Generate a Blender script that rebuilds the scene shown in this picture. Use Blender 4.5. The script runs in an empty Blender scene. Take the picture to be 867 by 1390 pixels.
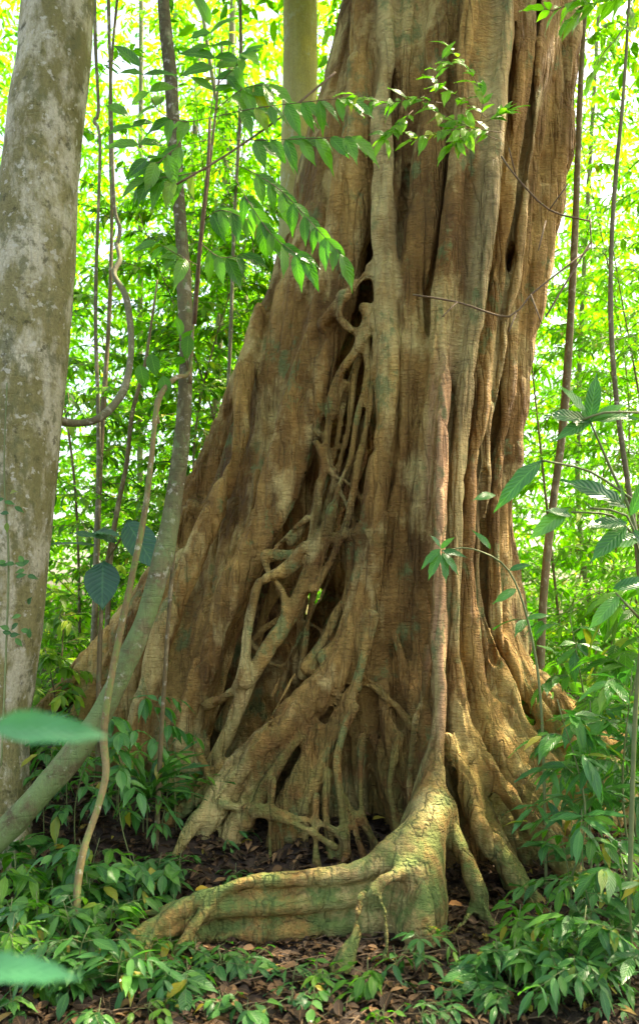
import bpy, math, random, time
import numpy as np
T0=time.time()
RNG=np.random.default_rng(7); R=random.Random(5)
F=1050.0; HY=820.0; CZ=1.5
def P(px,py,Y): return np.array([(px-433.5)/F*Y, Y, CZ-(py-HY)/F*Y])
def PR(px,py,Y,r): p=P(px,py,Y); return (p[0],p[1],p[2],r/F*Y)
sc=bpy.context.scene; C=sc.collection
# ------------------------------------------------------------------ noise
_H=np.random.default_rng(3).random(65536).astype(np.float32)
def vnoise(p,s=(1,1,1),seed=0):
    q=p*np.array(s,dtype=np.float64)+seed*17.31; i=np.floor(q).astype(np.int64); f=q-i; f=f*f*(3-2*f)
    def h(a,b,c): return _H[((a*73856093)^(b*19349663)^(c*83492791)^(seed*911))&65535]
    x,y,z=i[:,0],i[:,1],i[:,2]; fx,fy,fz=f[:,0],f[:,1],f[:,2]
    def L(a,b,t): return a+(b-a)*t
    v=L(L(L(h(x,y,z),h(x+1,y,z),fx),L(h(x,y+1,z),h(x+1,y+1,z),fx),fy),
        L(L(h(x,y,z+1),h(x+1,y,z+1),fx),L(h(x,y+1,z+1),h(x+1,y+1,z+1),fx),fy),fz)
    return v*2-1
def SS(a,b,x): t=np.clip((x-a)/(b-a),0,1); return t*t*(3-2*t)
def ground_z(x,y):
    x=np.asarray(x,float); y=np.asarray(y,float)
    p=np.stack([x.ravel(),y.ravel(),np.zeros(x.size)],1)
    n=(vnoise(p,(1.3,1.3,1),4)*.03+vnoise(p,(5,5,1),5)*.015).reshape(x.shape)
    z=.27*SS(3.65,4.6,y)*(1-.75*SS(.1,.9,x))+.12*SS(-.2,-1.2,x)*SS(4.,5.,y)+.04*np.clip(y-5,0,30)
    far=SS(8,20,y); n2=(vnoise(p,(.2,.2,1),6)*.4).reshape(x.shape)
    return z+n+far*n2
# ------------------------------------------------------------------ materials
def newmat(name):
    m=bpy.data.materials.new(name); m.use_nodes=True; nt=m.node_tree; nt.nodes.clear(); return m,nt
class N:
    def __init__(s,nt): s.nt=nt
    def __call__(s,t,**k):
        n=s.nt.nodes.new(t)
        for a,v in k.items():
            if a.startswith('i_'): n.inputs[int(a[2:])].default_value=v
            elif hasattr(n,a) : setattr(n,a,v)
        return n
    def l(s,a,b): s.nt.links.new(a,b)
def ramp(n,nt,fac,stops):
    r=n('ShaderNodeValToRGB'); e=r.color_ramp.elements
    while len(e)<len(stops): e.new(.5)
    for q,(p,c) in zip(e,stops): q.position=p; q.color=(*c,1) if len(c)==3 else c
    n.l(fac,r.inputs[0]); return r.outputs[0]
def mixc(n,fac,a,b,mode='MIX'):
    m=n('ShaderNodeMix',data_type='RGBA',blend_type=mode)
    if isinstance(fac,(int,float)): m.inputs[0].default_value=fac
    else: n.l(fac,m.inputs[0])
    for i,v in ((6,a),(7,b)):
        if isinstance(v,tuple): m.inputs[i].default_value=(*v,1)
        else: n.l(v,m.inputs[i])
    return m.outputs[2]
def noise(n,vec,scale,stretch=(1,1,1),detail=5,rough=.6,off=0):
    mp=n('ShaderNodeMapping'); mp.inputs[3].default_value=stretch; mp.inputs[1].default_value=(off,off,off); n.l(vec,mp.inputs[0])
    t=n('ShaderNodeTexNoise'); t.inputs['Scale'].default_value=scale; t.inputs['Detail'].default_value=detail; t.inputs['Roughness'].default_value=rough
    n.l(mp.outputs[0],t.inputs['Vector']); return t.outputs[0]
def mathn(n,op,a,b=None,clamp=False):
    m=n('ShaderNodeMath',operation=op,use_clamp=clamp)
    for i,v in enumerate((a,b)):
        if v is None: continue
        if isinstance(v,(int,float)): m.inputs[i].default_value=v
        else: n.l(v,m.inputs[i])
    return m.outputs[0]
def bark(name,base,groove=0,**kw): return _bark(name,base,groove=groove,**kw)
def _bark(name,base,groove=0,lichen=(.17,.22,.10),lich=.62,pale=(.42,.36,.22),palel=.55,crack=1.0,cs=18,moss=None,attr=False,bumpd=.02,speck=0,mosscol=(.15,.215,.055),ms=1.):
    m,nt=newmat(name); n=N(nt); tc=n('ShaderNodeTexCoord').outputs['Object']
    a=noise(n,tc,1.6,(1,1,.45),5,.6); col=ramp(n,nt,a,[(.3,base[0]),(.48,base[1]),(.66,base[2])])
    st=noise(n,tc,9,(1,1,.12),4,.6,3); col=mixc(n,ramp(n,nt,st,[(.35,(0,0,0)),(.7,(.55,.55,.55))]),col,base[0])
    pl=noise(n,tc,3.2*ms,(1,1,.5),6,.65,9); pf=ramp(n,nt,pl,[(palel,(0,0,0)),(palel+.13,(.75,.75,.75))]); col=mixc(n,pf,col,pale)
    fine=noise(n,tc,75,(1,1,.8),4,.8,1); col=mixc(n,.6,col,ramp(n,nt,fine,[(.3,(.35,.35,.35)),(.7,(.75,.75,.75))]),'OVERLAY')
    if attr:
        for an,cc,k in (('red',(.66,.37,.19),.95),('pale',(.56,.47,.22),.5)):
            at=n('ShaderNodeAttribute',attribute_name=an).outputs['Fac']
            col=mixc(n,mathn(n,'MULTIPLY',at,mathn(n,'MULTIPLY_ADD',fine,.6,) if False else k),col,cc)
    # horizontal cracks
    ck=noise(n,tc,cs,(.38,.38,2.6),3,.65,5); ckf=ramp(n,nt,ck,[(.36,(1,1,1)),(.43,(0,0,0))]); 
    cm=noise(n,tc,2.3,(1,1,.6),2,.5,21); cmk=ramp(n,nt,cm,[(.4,(0,0,0)),(.6,(1,1,1))])
    cf=mathn(n,'MULTIPLY',ckf,mathn(n,'MULTIPLY',cmk,.55*crack)); col=mixc(n,cf,col,tuple(c*.3 for c in base[0]))
    li=noise(n,tc,4.5*ms,(1,1,.7),7,.72,14); lf=ramp(n,nt,li,[(lich,(0,0,0)),(lich+.07,(.68,.68,.68))]); col=mixc(n,lf,col,lichen)
    if speck:
        sp=noise(n,tc,22,(1,1,1),3,.6,31); col=mixc(n,ramp(n,nt,sp,[(.60,(0,0,0)),(.66,(speck,speck,speck))]),col,(.55,.53,.42))
        sq=noise(n,tc,14,(1,1,1),4,.7,37); col=mixc(n,ramp(n,nt,sq,[(.58,(0,0,0)),(.68,(speck,speck,speck))]),col,(.06,.055,.02))
    if moss or attr:
        mn=noise(n,tc,6,(1,1,1),6,.7,40)
        if attr: ma=n('ShaderNodeAttribute',attribute_name='moss').outputs['Fac']; mf=mathn(n,'MULTIPLY',ma,ramp(n,nt,mn,[(.38,(0,0,0)),(.56,(1,1,1))]))
        else: mf=ramp(n,nt,mn,[(.62-moss*.35,(0,0,0)),(.75-moss*.35,(.9,.9,.9))])
        col=mixc(n,mf,col,mosscol)
    b=n('ShaderNodeBsdfPrincipled'); n.l(col,b.inputs['Base Color']); b.inputs['Roughness'].default_value=.78
    b.inputs['Specular IOR Level'].default_value=.3
    h=mathn(n,'ADD',mathn(n,'MULTIPLY',ckf,-.5*crack),mathn(n,'MULTIPLY',noise(n,tc,30,(1,1,.8),6,.7,2),1.1))
    h=mathn(n,'ADD',h,mathn(n,'MULTIPLY',noise(n,tc,26,(1,1,.1),4,.6,8),.8))
    if groove:
        rg=mathn(n,'ABSOLUTE',mathn(n,'SUBTRACT',noise(n,tc,7.5,(1,1,.13),3,.55,61),.5)); rgr=ramp(n,nt,rg,[(0,(0,0,0)),(.03,(.6,.6,.6)),(.12,(1,1,1))])
        h=mathn(n,'ADD',h,mathn(n,'MULTIPLY',rgr,groove))
        rw=mathn(n,'ABSOLUTE',mathn(n,'SUBTRACT',noise(n,tc,17,(.4,.4,2.0),4,.65,71),.5)); h=mathn(n,'ADD',h,mathn(n,'MULTIPLY',ramp(n,nt,rw,[(0,(0,0,0)),(.07,(1,1,1))]),groove*.16))
    bp=n('ShaderNodeBump'); bp.inputs['Strength'].default_value=.85; bp.inputs['Distance'].default_value=bumpd; n.l(h,bp.inputs['Height']); n.l(bp.outputs[0],b.inputs['Normal'])
    o=n('ShaderNodeOutputMaterial'); n.l(b.outputs[0],o.inputs[0]); return m
def leafmat(name,c1,c2,c3,trans=.45,gloss=.5,vein=True,tb=1.6,rough=.38):
    m,nt=newmat(name); n=N(nt); at=n('ShaderNodeAttribute',attribute_name='rnd').outputs['Fac']
    col=ramp(n,nt,at,[(0,c1),(.55,c2),(.955,c3),(.985,(.42,.33,.04))])
    uv=n('ShaderNodeUVMap',uv_map='UVMap').outputs[0]; sp=n('ShaderNodeSeparateXYZ'); n.l(uv,sp.inputs[0])
    av=mathn(n,'ABSOLUTE',sp.outputs[1])
    hgt=None
    if vein:
        ph=mathn(n,'SUBTRACT',sp.outputs[0],mathn(n,'MULTIPLY',av,.22)); s=mathn(n,'SINE',mathn(n,'MULTIPLY',ph,62.))
        vf=ramp(n,nt,s,[(.80,(0,0,0)),(1,(.55,.55,.55))]); mid=ramp(n,nt,av,[(.02,(.8,.8,.8)),(.09,(0,0,0))])
        vv=mathn(n,'MAXIMUM',vf,mid); col=mixc(n,mathn(n,'MULTIPLY',vv,.55),col,tuple(min(1,c*1.5+.03) for c in c3)); hgt=s
    tcn=n('ShaderNodeTexCoord').outputs['Object']; nz=noise(n,tcn,14,(1,1,1),3,.6)
    col=mixc(n,.35,col,ramp(n,nt,nz,[(.3,(.3,.3,.3)),(.7,(.7,.7,.7))]),'OVERLAY')
    b=n('ShaderNodeBsdfPrincipled'); n.l(col,b.inputs['Base Color']); b.inputs['Roughness'].default_value=rough; b.inputs['Specular IOR Level'].default_value=gloss
    if hgt is not None:
        bp=n('ShaderNodeBump'); bp.inputs['Strength'].default_value=.35; bp.inputs['Distance'].default_value=.003; n.l(hgt,bp.inputs['Height']); n.l(bp.outputs[0],b.inputs['Normal'])
    t=n('ShaderNodeBsdfTranslucent'); tcol=mixc(n,1.,col,(min(1,tb*1.15),tb,tb*.35),'MULTIPLY'); n.l(tcol,t.inputs[0])
    mx=n('ShaderNodeMixShader'); mx.inputs[0].default_value=trans; n.l(b.outputs[0],mx.inputs[1]); n.l(t.outputs[0],mx.inputs[2])
    o=n('ShaderNodeOutputMaterial'); n.l(mx.outputs[0],o.inputs[0]); return m
def simple(name,c1,c2,scale=20,rough=.8,bump=.01,stretch=(1,1,1)):
    m,nt=newmat(name); n=N(nt); tc=n('ShaderNodeTexCoord').outputs['Object']; a=noise(n,tc,scale,stretch,6,.65)
    b=n('ShaderNodeBsdfPrincipled'); n.l(ramp(n,nt,a,[(.32,c1),(.68,c2)]),b.inputs['Base Color']); b.inputs['Roughness'].default_value=rough
    bp=n('ShaderNodeBump'); bp.inputs['Distance'].default_value=bump; bp.inputs['Strength'].default_value=.8; n.l(a,bp.inputs['Height']); n.l(bp.outputs[0],b.inputs['Normal'])
    o=n('ShaderNodeOutputMaterial'); n.l(b.outputs[0],o.inputs[0]); return m
M={}
M['fig']=bark('fig_bark',[(.06,.026,.009),(.315,.162,.043),(.67,.41,.12)],lichen=(.15,.235,.085),lich=.56,pale=(.73,.56,.23),palel=.5,attr=True,cs=25,crack=.5,bumpd=.032,groove=1.5)
M['left']=bark('mottled_bark',[(.12,.11,.035),(.23,.205,.08),(.35,.31,.145)],lichen=(.13,.135,.055),lich=.53,pale=(.56,.52,.38),palel=.46,ms=2.2,crack=.25,cs=9,speck=.75,bumpd=.016,groove=.3)
M['back']=bark('lichen_bark',[(.26,.22,.08),(.40,.35,.14),(.48,.44,.25)],lichen=(.50,.52,.42),lich=.56,pale=(.5,.42,.12),palel=.5,crack=.2,bumpd=.01)
M['mossy']=bark('mossy_bark',[(.055,.042,.018),(.12,.10,.045),(.20,.17,.085)],lichen=(.15,.25,.09),lich=.55,pale=(.30,.30,.16),palel=.55,ms=3.5,speck=.5,crack=.5,attr=True,bumpd=.01,groove=.4,mosscol=(.15,.215,.075))
M['stem']=bark('brown_stem_bark',[(.08,.06,.028),(.17,.125,.055),(.27,.21,.10)],lichen=(.14,.18,.08),lich=.56,pale=(.36,.31,.18),palel=.54,ms=4,speck=.4,crack=.4,bumpd=.004)
M['liana']=bark('tan_stem_bark',[(.11,.08,.03),(.22,.165,.065),(.32,.26,.12)],lichen=(.14,.21,.05),lich=.5,ms=5,speck=.5,groove=.3,pale=(.36,.34,.2),palel=.6,crack=.4,bumpd=.004)
M['grey']=bark('grey_vine_bark',[(.09,.08,.045),(.18,.165,.09),(.29,.27,.16)],lichen=(.14,.18,.08),lich=.56,ms=4,speck=.5,crack=.3,bumpd=.004)
M['twig']=simple('twig',(.10,.06,.03),(.22,.15,.08),30)
M['gstem']=simple('green_stem',(.10,.14,.04),(.17,.20,.07),30,.6,.003)
M['soil']=simple('soil',(.016,.010,.006),(.07,.043,.024),9,.95,.04)
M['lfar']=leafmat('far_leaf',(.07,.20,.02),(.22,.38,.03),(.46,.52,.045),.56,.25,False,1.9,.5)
M['lmid']=leafmat('mid_leaf',(.04,.12,.015),(.14,.27,.02),(.34,.43,.04),.5,.35,False,1.9,.42)
M['lbright']=leafmat('bright_leaf',(.07,.19,.015),(.14,.32,.02),(.26,.44,.05),.5,.4,True,1.7,.35)
M['lsap']=leafmat('sapling_leaf',(.04,.15,.02),(.085,.25,.025),(.17,.36,.04),.5,.5,True,1.7,.3)
M['ldark']=leafmat('seedling_leaf',(.025,.11,.025),(.045,.17,.035),(.10,.27,.04),.35,.5,True,1.5,.33)
M['lcool']=leafmat('glossy_leaf',(.03,.14,.04),(.06,.23,.05),(.12,.33,.06),.4,.6,True,1.5,.28)
M['lnear']=leafmat('near_leaf',(.04,.22,.09),(.06,.26,.11),(.07,.28,.11),.35,.6,True,1.5,.3)
M['litter']=leafmat('litter_leaf',(.02,.012,.006),(.075,.042,.019),(.27,.15,.065),.1,.3,True,1.2,.6)
M['orange']=leafmat('orange_leaf',(.40,.17,.05),(.45,.22,.07),(.5,.27,.09),.2,.3,True,1.2,.55)
M['yellow']=leafmat('yellow_leaf',(.55,.38,.04),(.6,.42,.05),(.62,.46,.06),.2,.3,True,1.2,.5)
# ------------------------------------------------------------------ object helpers
def mesh_np(name,V,Q,mat,parent=None,smooth=True,tris=None):
    me=bpy.data.meshes.new(name); V=np.asarray(V,np.float32); Q=np.asarray(Q,np.int32)
    k=Q.shape[1]; me.vertices.add(len(V)); me.vertices.foreach_set('co',V.ravel())
    me.loops.add(Q.size); me.loops.foreach_set('vertex_index',Q.ravel())
    me.polygons.add(len(Q)); me.polygons.foreach_set('loop_start',np.arange(0,Q.size,k,dtype=np.int32))
    me.polygons.foreach_set('use_smooth',np.full(len(Q),smooth)); me.update(calc_edges=True); me.materials.append(mat)
    o=bpy.data.objects.new(name,me); C.objects.link(o)
    if parent: o.parent=parent
    return o
def tag(o,label=None,cat=None,group=None,kind=None):
    if label: o['label']=label
    if cat: o['category']=cat
    if group: o['group']=group
    if kind: o['kind']=kind
    return o
def empty(name,loc,label=None,cat=None,group=None):
    o=bpy.data.objects.new(name,None); C.objects.link(o); o.location=loc; o.empty_display_size=.1
    return tag(o,label,cat,group)
def spline(pts,step):
    p=np.asarray(pts,float); 
    if len(p)<3:
        n=max(2,int(np.linalg.norm(p[1,:3]-p[0,:3])/step)+1); t=np.linspace(0,1,n)[:,None]; return p[0]*(1-t)+p[1]*t
    e=np.vstack([2*p[0]-p[1],p,2*p[-1]-p[-2]]); e[0,3:]=p[0,3:]; e[-1,3:]=p[-1,3:]; out=[]
    for i in range(1,len(e)-2):
        a,b,c,d=e[i-1],e[i],e[i+1],e[i+2]; n=max(1,int(np.ceil(np.linalg.norm(c[:3]-b[:3])/step)))
        for t in np.arange(n)/n:
            q=.5*((2*b)+(c-a)*t+(2*a-5*b+4*c-d)*t*t+(3*b-a-3*c+d)*t**3)
            if len(q)>3: q[3]=b[3]+(c[3]-b[3])*(t*t*(3-2*t))
            out.append(q)
    out.append(e[-2]); return np.array(out)
class Geo:
    """collects tubes and leaves of one plant"""
    def __init__(s): s.V=[];s.Q=[];s.n=0; s.L=[]
    def tube(s,pts,k=7,step=.08,rough=0,seed=1):
        S=spline(pts,step); c=S[:,:3]; r=S[:,3]; t=np.gradient(c,axis=0); t/=np.linalg.norm(t,axis=1)[:,None]+1e-9
        ref=np.array([.13,1.,.07]); 
        if abs(np.dot(t.mean(0)/ (np.linalg.norm(t.mean(0))+1e-9),ref/np.linalg.norm(ref)))>.85: ref=np.array([1.,.1,.2])
        u=np.cross(t,ref); u/=np.linalg.norm(u,axis=1)[:,None]; v=np.cross(t,u)
        a=np.linspace(0,2*np.pi,k,endpoint=False)
        V=c[:,None]+r[:,None,None]*(np.cos(a)[None,:,None]*u[:,None]+np.sin(a)[None,:,None]*v[:,None])
        if rough:
            W=V.reshape(-1,3); d=(W.reshape(V.shape)-c[:,None]); nn=vnoise(W,(6,6,3),seed)*.6+vnoise(W,(16,16,7),seed+1)*.4
            V=c[:,None]+d*(1+rough*nn.reshape(V.shape[:2])[...,None])
        m=len(c); i=np.arange(m-1)[:,None]*k; j=np.arange(k)[None]; j2=(j+1)%k
        Q=np.stack([i+j,i+j2,i+k+j2,i+k+j],-1).reshape(-1,4)+s.n
        V=V.reshape(-1,3)
        V=np.vstack([V,c[:1],c[-1:]]); b0=s.n+m*k; b1=b0+1; jj=np.arange(0,k)
        cap0=np.stack([s.n+(jj+1)%k,s.n+jj,np.full(k,b0),np.full(k,b0)],-1)
        s.V.append(V); s.Q.append(Q); 
        # caps as quads made of pairs (k even/odd safe: fan using degenerate-free pairs)
        e=s.n+(m-1)*k
        for base,ctr,fl in ((s.n,b0,True),(e,b1,False)):
            for q in range(0,k-(k%2),2):
                f=[base+q,base+(q+1)%k,base+(q+2)%k,ctr]
                s.Q.append(np.array([f[::-1] if fl else f]))
        s.n+=len(V)
        return S
    def leaf(s,p,d,nrm,L,w=.36,rnd=None): s.L.append((*p,*d,*nrm,L,w,R.random() if rnd is None else rnd))
    def sprig(s,pts,n,L,w=.36,r=.0025,hang=.25,side=.9,start=.15,term=True,tubek=5,up=(0,0,1),both=True,jit=.25,rnd=None):
        pts=[tuple(p)+((r,) if len(p)==3 else ()) for p in pts]; pts[-1]=pts[-1][:3]+(r*.5,)
        S=s.tube(pts,tubek,.06); c=S[:,:3]; m=len(c); up=np.array(up,float)
        for i in range(n):
            t=start+(1-start)*(i+.5)/n; f=t*(m-1); a=int(f); a=min(a,m-2); p=c[a]+(c[a+1]-c[a])*(f-a); tg=c[a+1]-c[a]; tg=tg/(np.linalg.norm(tg)+1e-9)
            sd=np.cross(tg,up); sd/=np.linalg.norm(sd)+1e-6
            for sg in ((1,-1) if both else (((-1)**i),)):
                d=tg*(.55+.3*R.random())+sd*sg*side+np.array([R.gauss(0,jit),R.gauss(0,jit),-hang+R.gauss(0,jit)]); d/=np.linalg.norm(d)
                nr=up+np.array([R.gauss(0,.3),R.gauss(0,.3)-.15,0]); s.leaf(p,d,nr,L*R.uniform(.7,1.15)*(1-.25*abs(t-.5)),w*R.uniform(.85,1.15),rnd)
        if term: 
            tg=c[-1]-c[-2]; tg/=np.linalg.norm(tg)+1e-9; s.leaf(c[-1],tg+np.array([0,0,-hang]),up,L,w,rnd)
def stations(n):
    t=np.linspace(0,1,n+1); w=np.sin(np.pi*t**.85)**.85*(1-.18*t); w[0]=0.04; w[-1]=0; 
    if n>=5: w[-2]*=.62
    return t,np.abs(w)
def leaves_mesh(name,L,mat,parent=None,n=6,fold=.25,droop=.28):
    L=np.asarray(L,np.float64); p=L[:,0:3]; d=L[:,3:6]; d/=np.linalg.norm(d,axis=1)[:,None]; nr=L[:,6:9]
    s=np.cross(nr,d); s/=np.linalg.norm(s,axis=1)[:,None]+1e-9; nr=np.cross(d,s); Ln=L[:,9]; W=L[:,10]; rnd=L[:,11]
    t,w=stations(n); N_=len(L); wav=RNG.uniform(-1,1,(N_,n+1))*.035
    dr=droop*RNG.uniform(.3,1.6,N_)
    tt=t[None]*np.ones((N_,1)); zc=-dr[:,None]*tt**2
    rows=[]
    for sg in (-1,0,1):
        yy=sg*w[None]*W[:,None]*.5*np.ones((N_,n+1)); zz=zc+abs(sg)*(fold*w[None]*W[:,None]*.5+wav*(sg))
        rows.append(p[:,None]+Ln[:,None,None]*(tt[...,None]*d[:,None]+yy[...,None]*s[:,None]+zz[...,None]*nr[:,None]))
    V=np.stack(rows,2)  # N,n+1,3,3
    V=V.reshape(N_,-1,3); nv=V.shape[1]
    q=[]; uvq=[]
    for i in range(n):
        for c in (0,1):
            q.append([i*3+c,(i+1)*3+c,(i+1)*3+c+1,i*3+c+1]); uvq.append([(t[i],c-1),(t[i+1],c-1),(t[i+1],c),(t[i],c)])
    q=np.array(q); Q=(q[None]+np.arange(N_)[:,None,None]*nv).reshape(-1,4)
    o=mesh_np(name,V.reshape(-1,3),Q,mat,parent); me=o.data
    uv=me.uv_layers.new(name='UVMap'); U=np.tile(np.array(uvq,np.float32).reshape(1,-1),(N_,1)); uv.data.foreach_set('uv',U.ravel())
    a=me.attributes.new('rnd','FLOAT','POINT'); a.data.foreach_set('value',np.repeat(rnd,nv).astype(np.float32))
    return o
def build_plant(name,g,stemmat,lmat,label,cat,group=None,stemname='stem',folname='foliage',n=6,fold=.25,droop=.28,base=None,trunk=False):
    if g.V:
        V=np.vstack(g.V); 
    else: V=np.array([g.L[0][:3]])
    b=base if base is not None else V[np.argmin(V[:,2])]
    e=empty(name,tuple(b),label,cat,group)
    if g.V:
        o=mesh_np(stemname,V-b,np.vstack(g.Q),stemmat,e)
    if g.L:
        L=np.array(g.L); L[:,:3]-=b; leaves_mesh(folname,L,lmat,e,n,fold,droop)
    return e
ROWS={}
ORD=['first','second','third','fourth','fifth','sixth','seventh','eighth','ninth','tenth','eleventh','twelfth','thirteenth','fourteenth','fifteenth','sixteenth','seventeenth','eighteenth']
def row(key,o,px): ROWS.setdefault(key,[]).append((px,o))
def finish_rows():
    for k,l in ROWS.items():
        l.sort(key=lambda a:a[0])
        for i,(px,o) in enumerate(l):
            o['label']=(ORD[i] if i<len(ORD) else 'number %d'%(i+1))+' from the left of the '+k; o['group']=k
# ------------------------------------------------------------------ THE FIG
H=.0135
LO=np.array([-2.15,3.1,-.35]); HI=np.array([2.75,6.75,6.6])
DIM=np.ceil((HI-LO)/H).astype(int)
G=np.full(DIM,.3,np.float32); ID=np.zeros(DIM,np.int16)
gx=(LO[0]+np.arange(DIM[0])*H).astype(np.float32); gy=(LO[1]+np.arange(DIM[1])*H).astype(np.float32); gz=(LO[2]+np.arange(DIM[2])*H).astype(np.float32)
def chain_field(S,ys,pad):
    sc_=np.array([1,1/ys,1]); lo=(S[:,:3]-S[:,3:4]*sc_-pad*sc_).min(0); hi=(S[:,:3]+S[:,3:4]*sc_+pad*sc_).max(0)
    a=np.clip(np.floor((lo-LO)/H).astype(int),0,DIM); b=np.clip(np.ceil((hi-LO)/H).astype(int)+1,0,DIM)
    if (b-a).min()<=0: return None
    D=np.full(b-a,.3,np.float32)
    for i in range(len(S)-1):
        p,q=S[i],S[i+1]; pr=max(p[3],q[3])+pad
        l=np.minimum(p[:3],q[:3])-pr*sc_; h=np.maximum(p[:3],q[:3])+pr*sc_
        la=np.maximum(np.floor((l-LO)/H).astype(int),a); lb=np.minimum(np.ceil((h-LO)/H).astype(int)+1,b)
        if (lb-la).min()<=0: continue
        X=gx[la[0]:lb[0],None,None]-np.float32(p[0]); Y=(gy[None,la[1]:lb[1],None]-np.float32(p[1]))*np.float32(ys); Z=gz[None,None,la[2]:lb[2]]-np.float32(p[2])
        v=(q[:3]-p[:3])*np.array([1,ys,1]); vv=float(v@v)+1e-9
        t=np.clip((X*np.float32(v[0])+Y*np.float32(v[1])+Z*np.float32(v[2]))/np.float32(vv),0,1)
        d=np.sqrt((X-t*np.float32(v[0]))**2+(Y-t*np.float32(v[1]))**2+(Z-t*np.float32(v[2]))**2)-(np.float32(p[3])+t*np.float32(q[3]-p[3]))
        sl=tuple(slice(la[k]-a[k],lb[k]-a[k]) for k in range(3)); D[sl]=np.minimum(D[sl],d)
    return tuple(slice(a[k],b[k]) for k in range(3)),D
PARTS=['trunk']; CH={}
def chain(part,pts,k=.05,ys=1.,wob=.0,sub=False,key=None):
    pts=[PR(*p) for p in pts]; S=spline(pts,.07)
    if wob:
        sd=len(PARTS)*7+int(abs(pts[0][0])*100); ph=np.stack([S[:,0]*0+sd,S[:,2]*3+sd*.3,S[:,1]],1)
        S[:,0]+=vnoise(ph,(1,1,1),1)*wob; S[:,1]+=vnoise(ph,(1,1,1),2)*wob; S[:,3]*=1+.16*vnoise(ph,(1,1.7,1),3)
    if key: CH[key]=S
    if part=='trunk': pid=0
    elif sub: pid=0
    elif part.startswith('='): pid=[i for i,p in enumerate(PARTS) if p==part[1:]][-1]
    else: PARTS.append(part); pid=len(PARTS)-1
    r=chain_field(S,ys,k+.04)
    if r is None: return
    sl,D=r; g=G[sl]
    if sub:
        D=-D; h=np.clip(k-np.abs(g-D),0,None)/k; G[sl]=np.maximum(g,D)+h*h*k*.25; return
    i=ID[sl]; i[D<g]=pid
    h=np.clip(k-np.abs(g-D),0,None)/k; G[sl]=np.minimum(g,D)-h*h*k*.25
t='trunk'
# cores
chain(t,[(640,-260,5.5,135),(640,-60,5.5,135),(625,100,5.5,135),(600,250,5.45,125),(585,380,5.4,95),(605,500,5.45,65),(628,650,5.45,45),(635,800,5.45,48),(640,950,5.4,60),(640,1100,5.3,80)],.12)
chain('buttress_root',[(535,-260,5.5,56),(530,-60,5.5,56),(508,80,5.45,58),(478,220,5.4,60),(440,370,5.35,58),(402,500,5.3,52),(362,640,5.3,42),(310,780,5.3,42),(270,900,5.3,42),(225,1020,5.3,55),(200,1120,5.3,60)],.1)
chain('=buttress_root',[(508,-60,5.6,26),(482,60,5.6,26),(443,200,5.6,28),(388,400,5.6,24),(345,500,5.6,26),(308,600,5.6,30),(268,700,5.6,34),(232,800,5.6,36),(190,900,5.6,40),(160,1010,5.5,40)],.08,wob=.03)
for f in range(9):   # flutes of the left flank
    a=f/8
    top=(505+a*12,-80); 
    pts=[(top[0],-80,5.35-.3*a,13),(488+a*22,90,5.35-.35*a,14),(452+a*42,230,5.3-.33*a,14),(395+a*66,400,5.38-.42*a,13),(352+a*78,510,5.38-.45*a,13),(312+a*86,640,5.38-.48*a,14),(262+a*100,760,5.38-.5*a,15),(222+a*90,880,5.3-.45*a,15),(185+a*85,990,5.2-.38*a,16),(160+a*85,1120,5.1-.3*a,18)]
    chain('=buttress_root',pts,.055,wob=.05)
chain('buttress_root',[(352,420,5.3,10),(330,520,5.1,12),(322,620,5.0,12),(286,700,4.98,14),(250,780,4.92,15),(215,880,4.88,16),(193,960,4.85,16),(170,1060,4.8,18),(150,1150,4.7,18)],.045,wob=.02)
chain('buttress_root',[(262,690,5.4,12),(215,780,5.45,15),(160,860,5.5,18),(105,920,5.5,18),(50,985,5.5,18),(-10,1060,5.5,18)],.06,ys=.6)
chain('=buttress_root',[(235,760,5.4,14),(180,860,5.4,20),(130,950,5.4,22),(90,1050,5.3,22)],.06,ys=.6)
chain('=buttress_root',[(250,760,5.3,14),(205,880,5.2,22),(165,980,5.15,24),(135,1080,5.1,26)],.06,ys=.6)
# left lip of the opening
chain(t,[(505,-80,5.1,20),(497,60,5.0,22),(487,200,4.95,22),(478,320,4.9,20),(465,400,4.88,20),(446,470,4.88,20),(428,540,4.86,21),(408,600,4.86,22),(384,670,4.86,23),(352,740,4.86,24),(318,800,4.86,23),(290,870,4.84,22),(266,940,4.82,20),(255,1000,4.8,22),(250,1090,4.75,26)],.06,wob=.03)
chain(t,[(478,90,4.95,13),(465,230,4.9,14),(440,370,4.9,13),(415,470,4.88,13),(390,560,4.85,13),(365,650,4.85,15),(335,750,4.82,15),(300,850,4.8,14),(262,950,4.78,14),(235,1060,4.7,16)],.05,wob=.04)
chain(t,[(500,365,4.75,9),(478,392,4.7,9),(460,410,4.72,10),(440,440,4.8,12)],.05)
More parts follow.
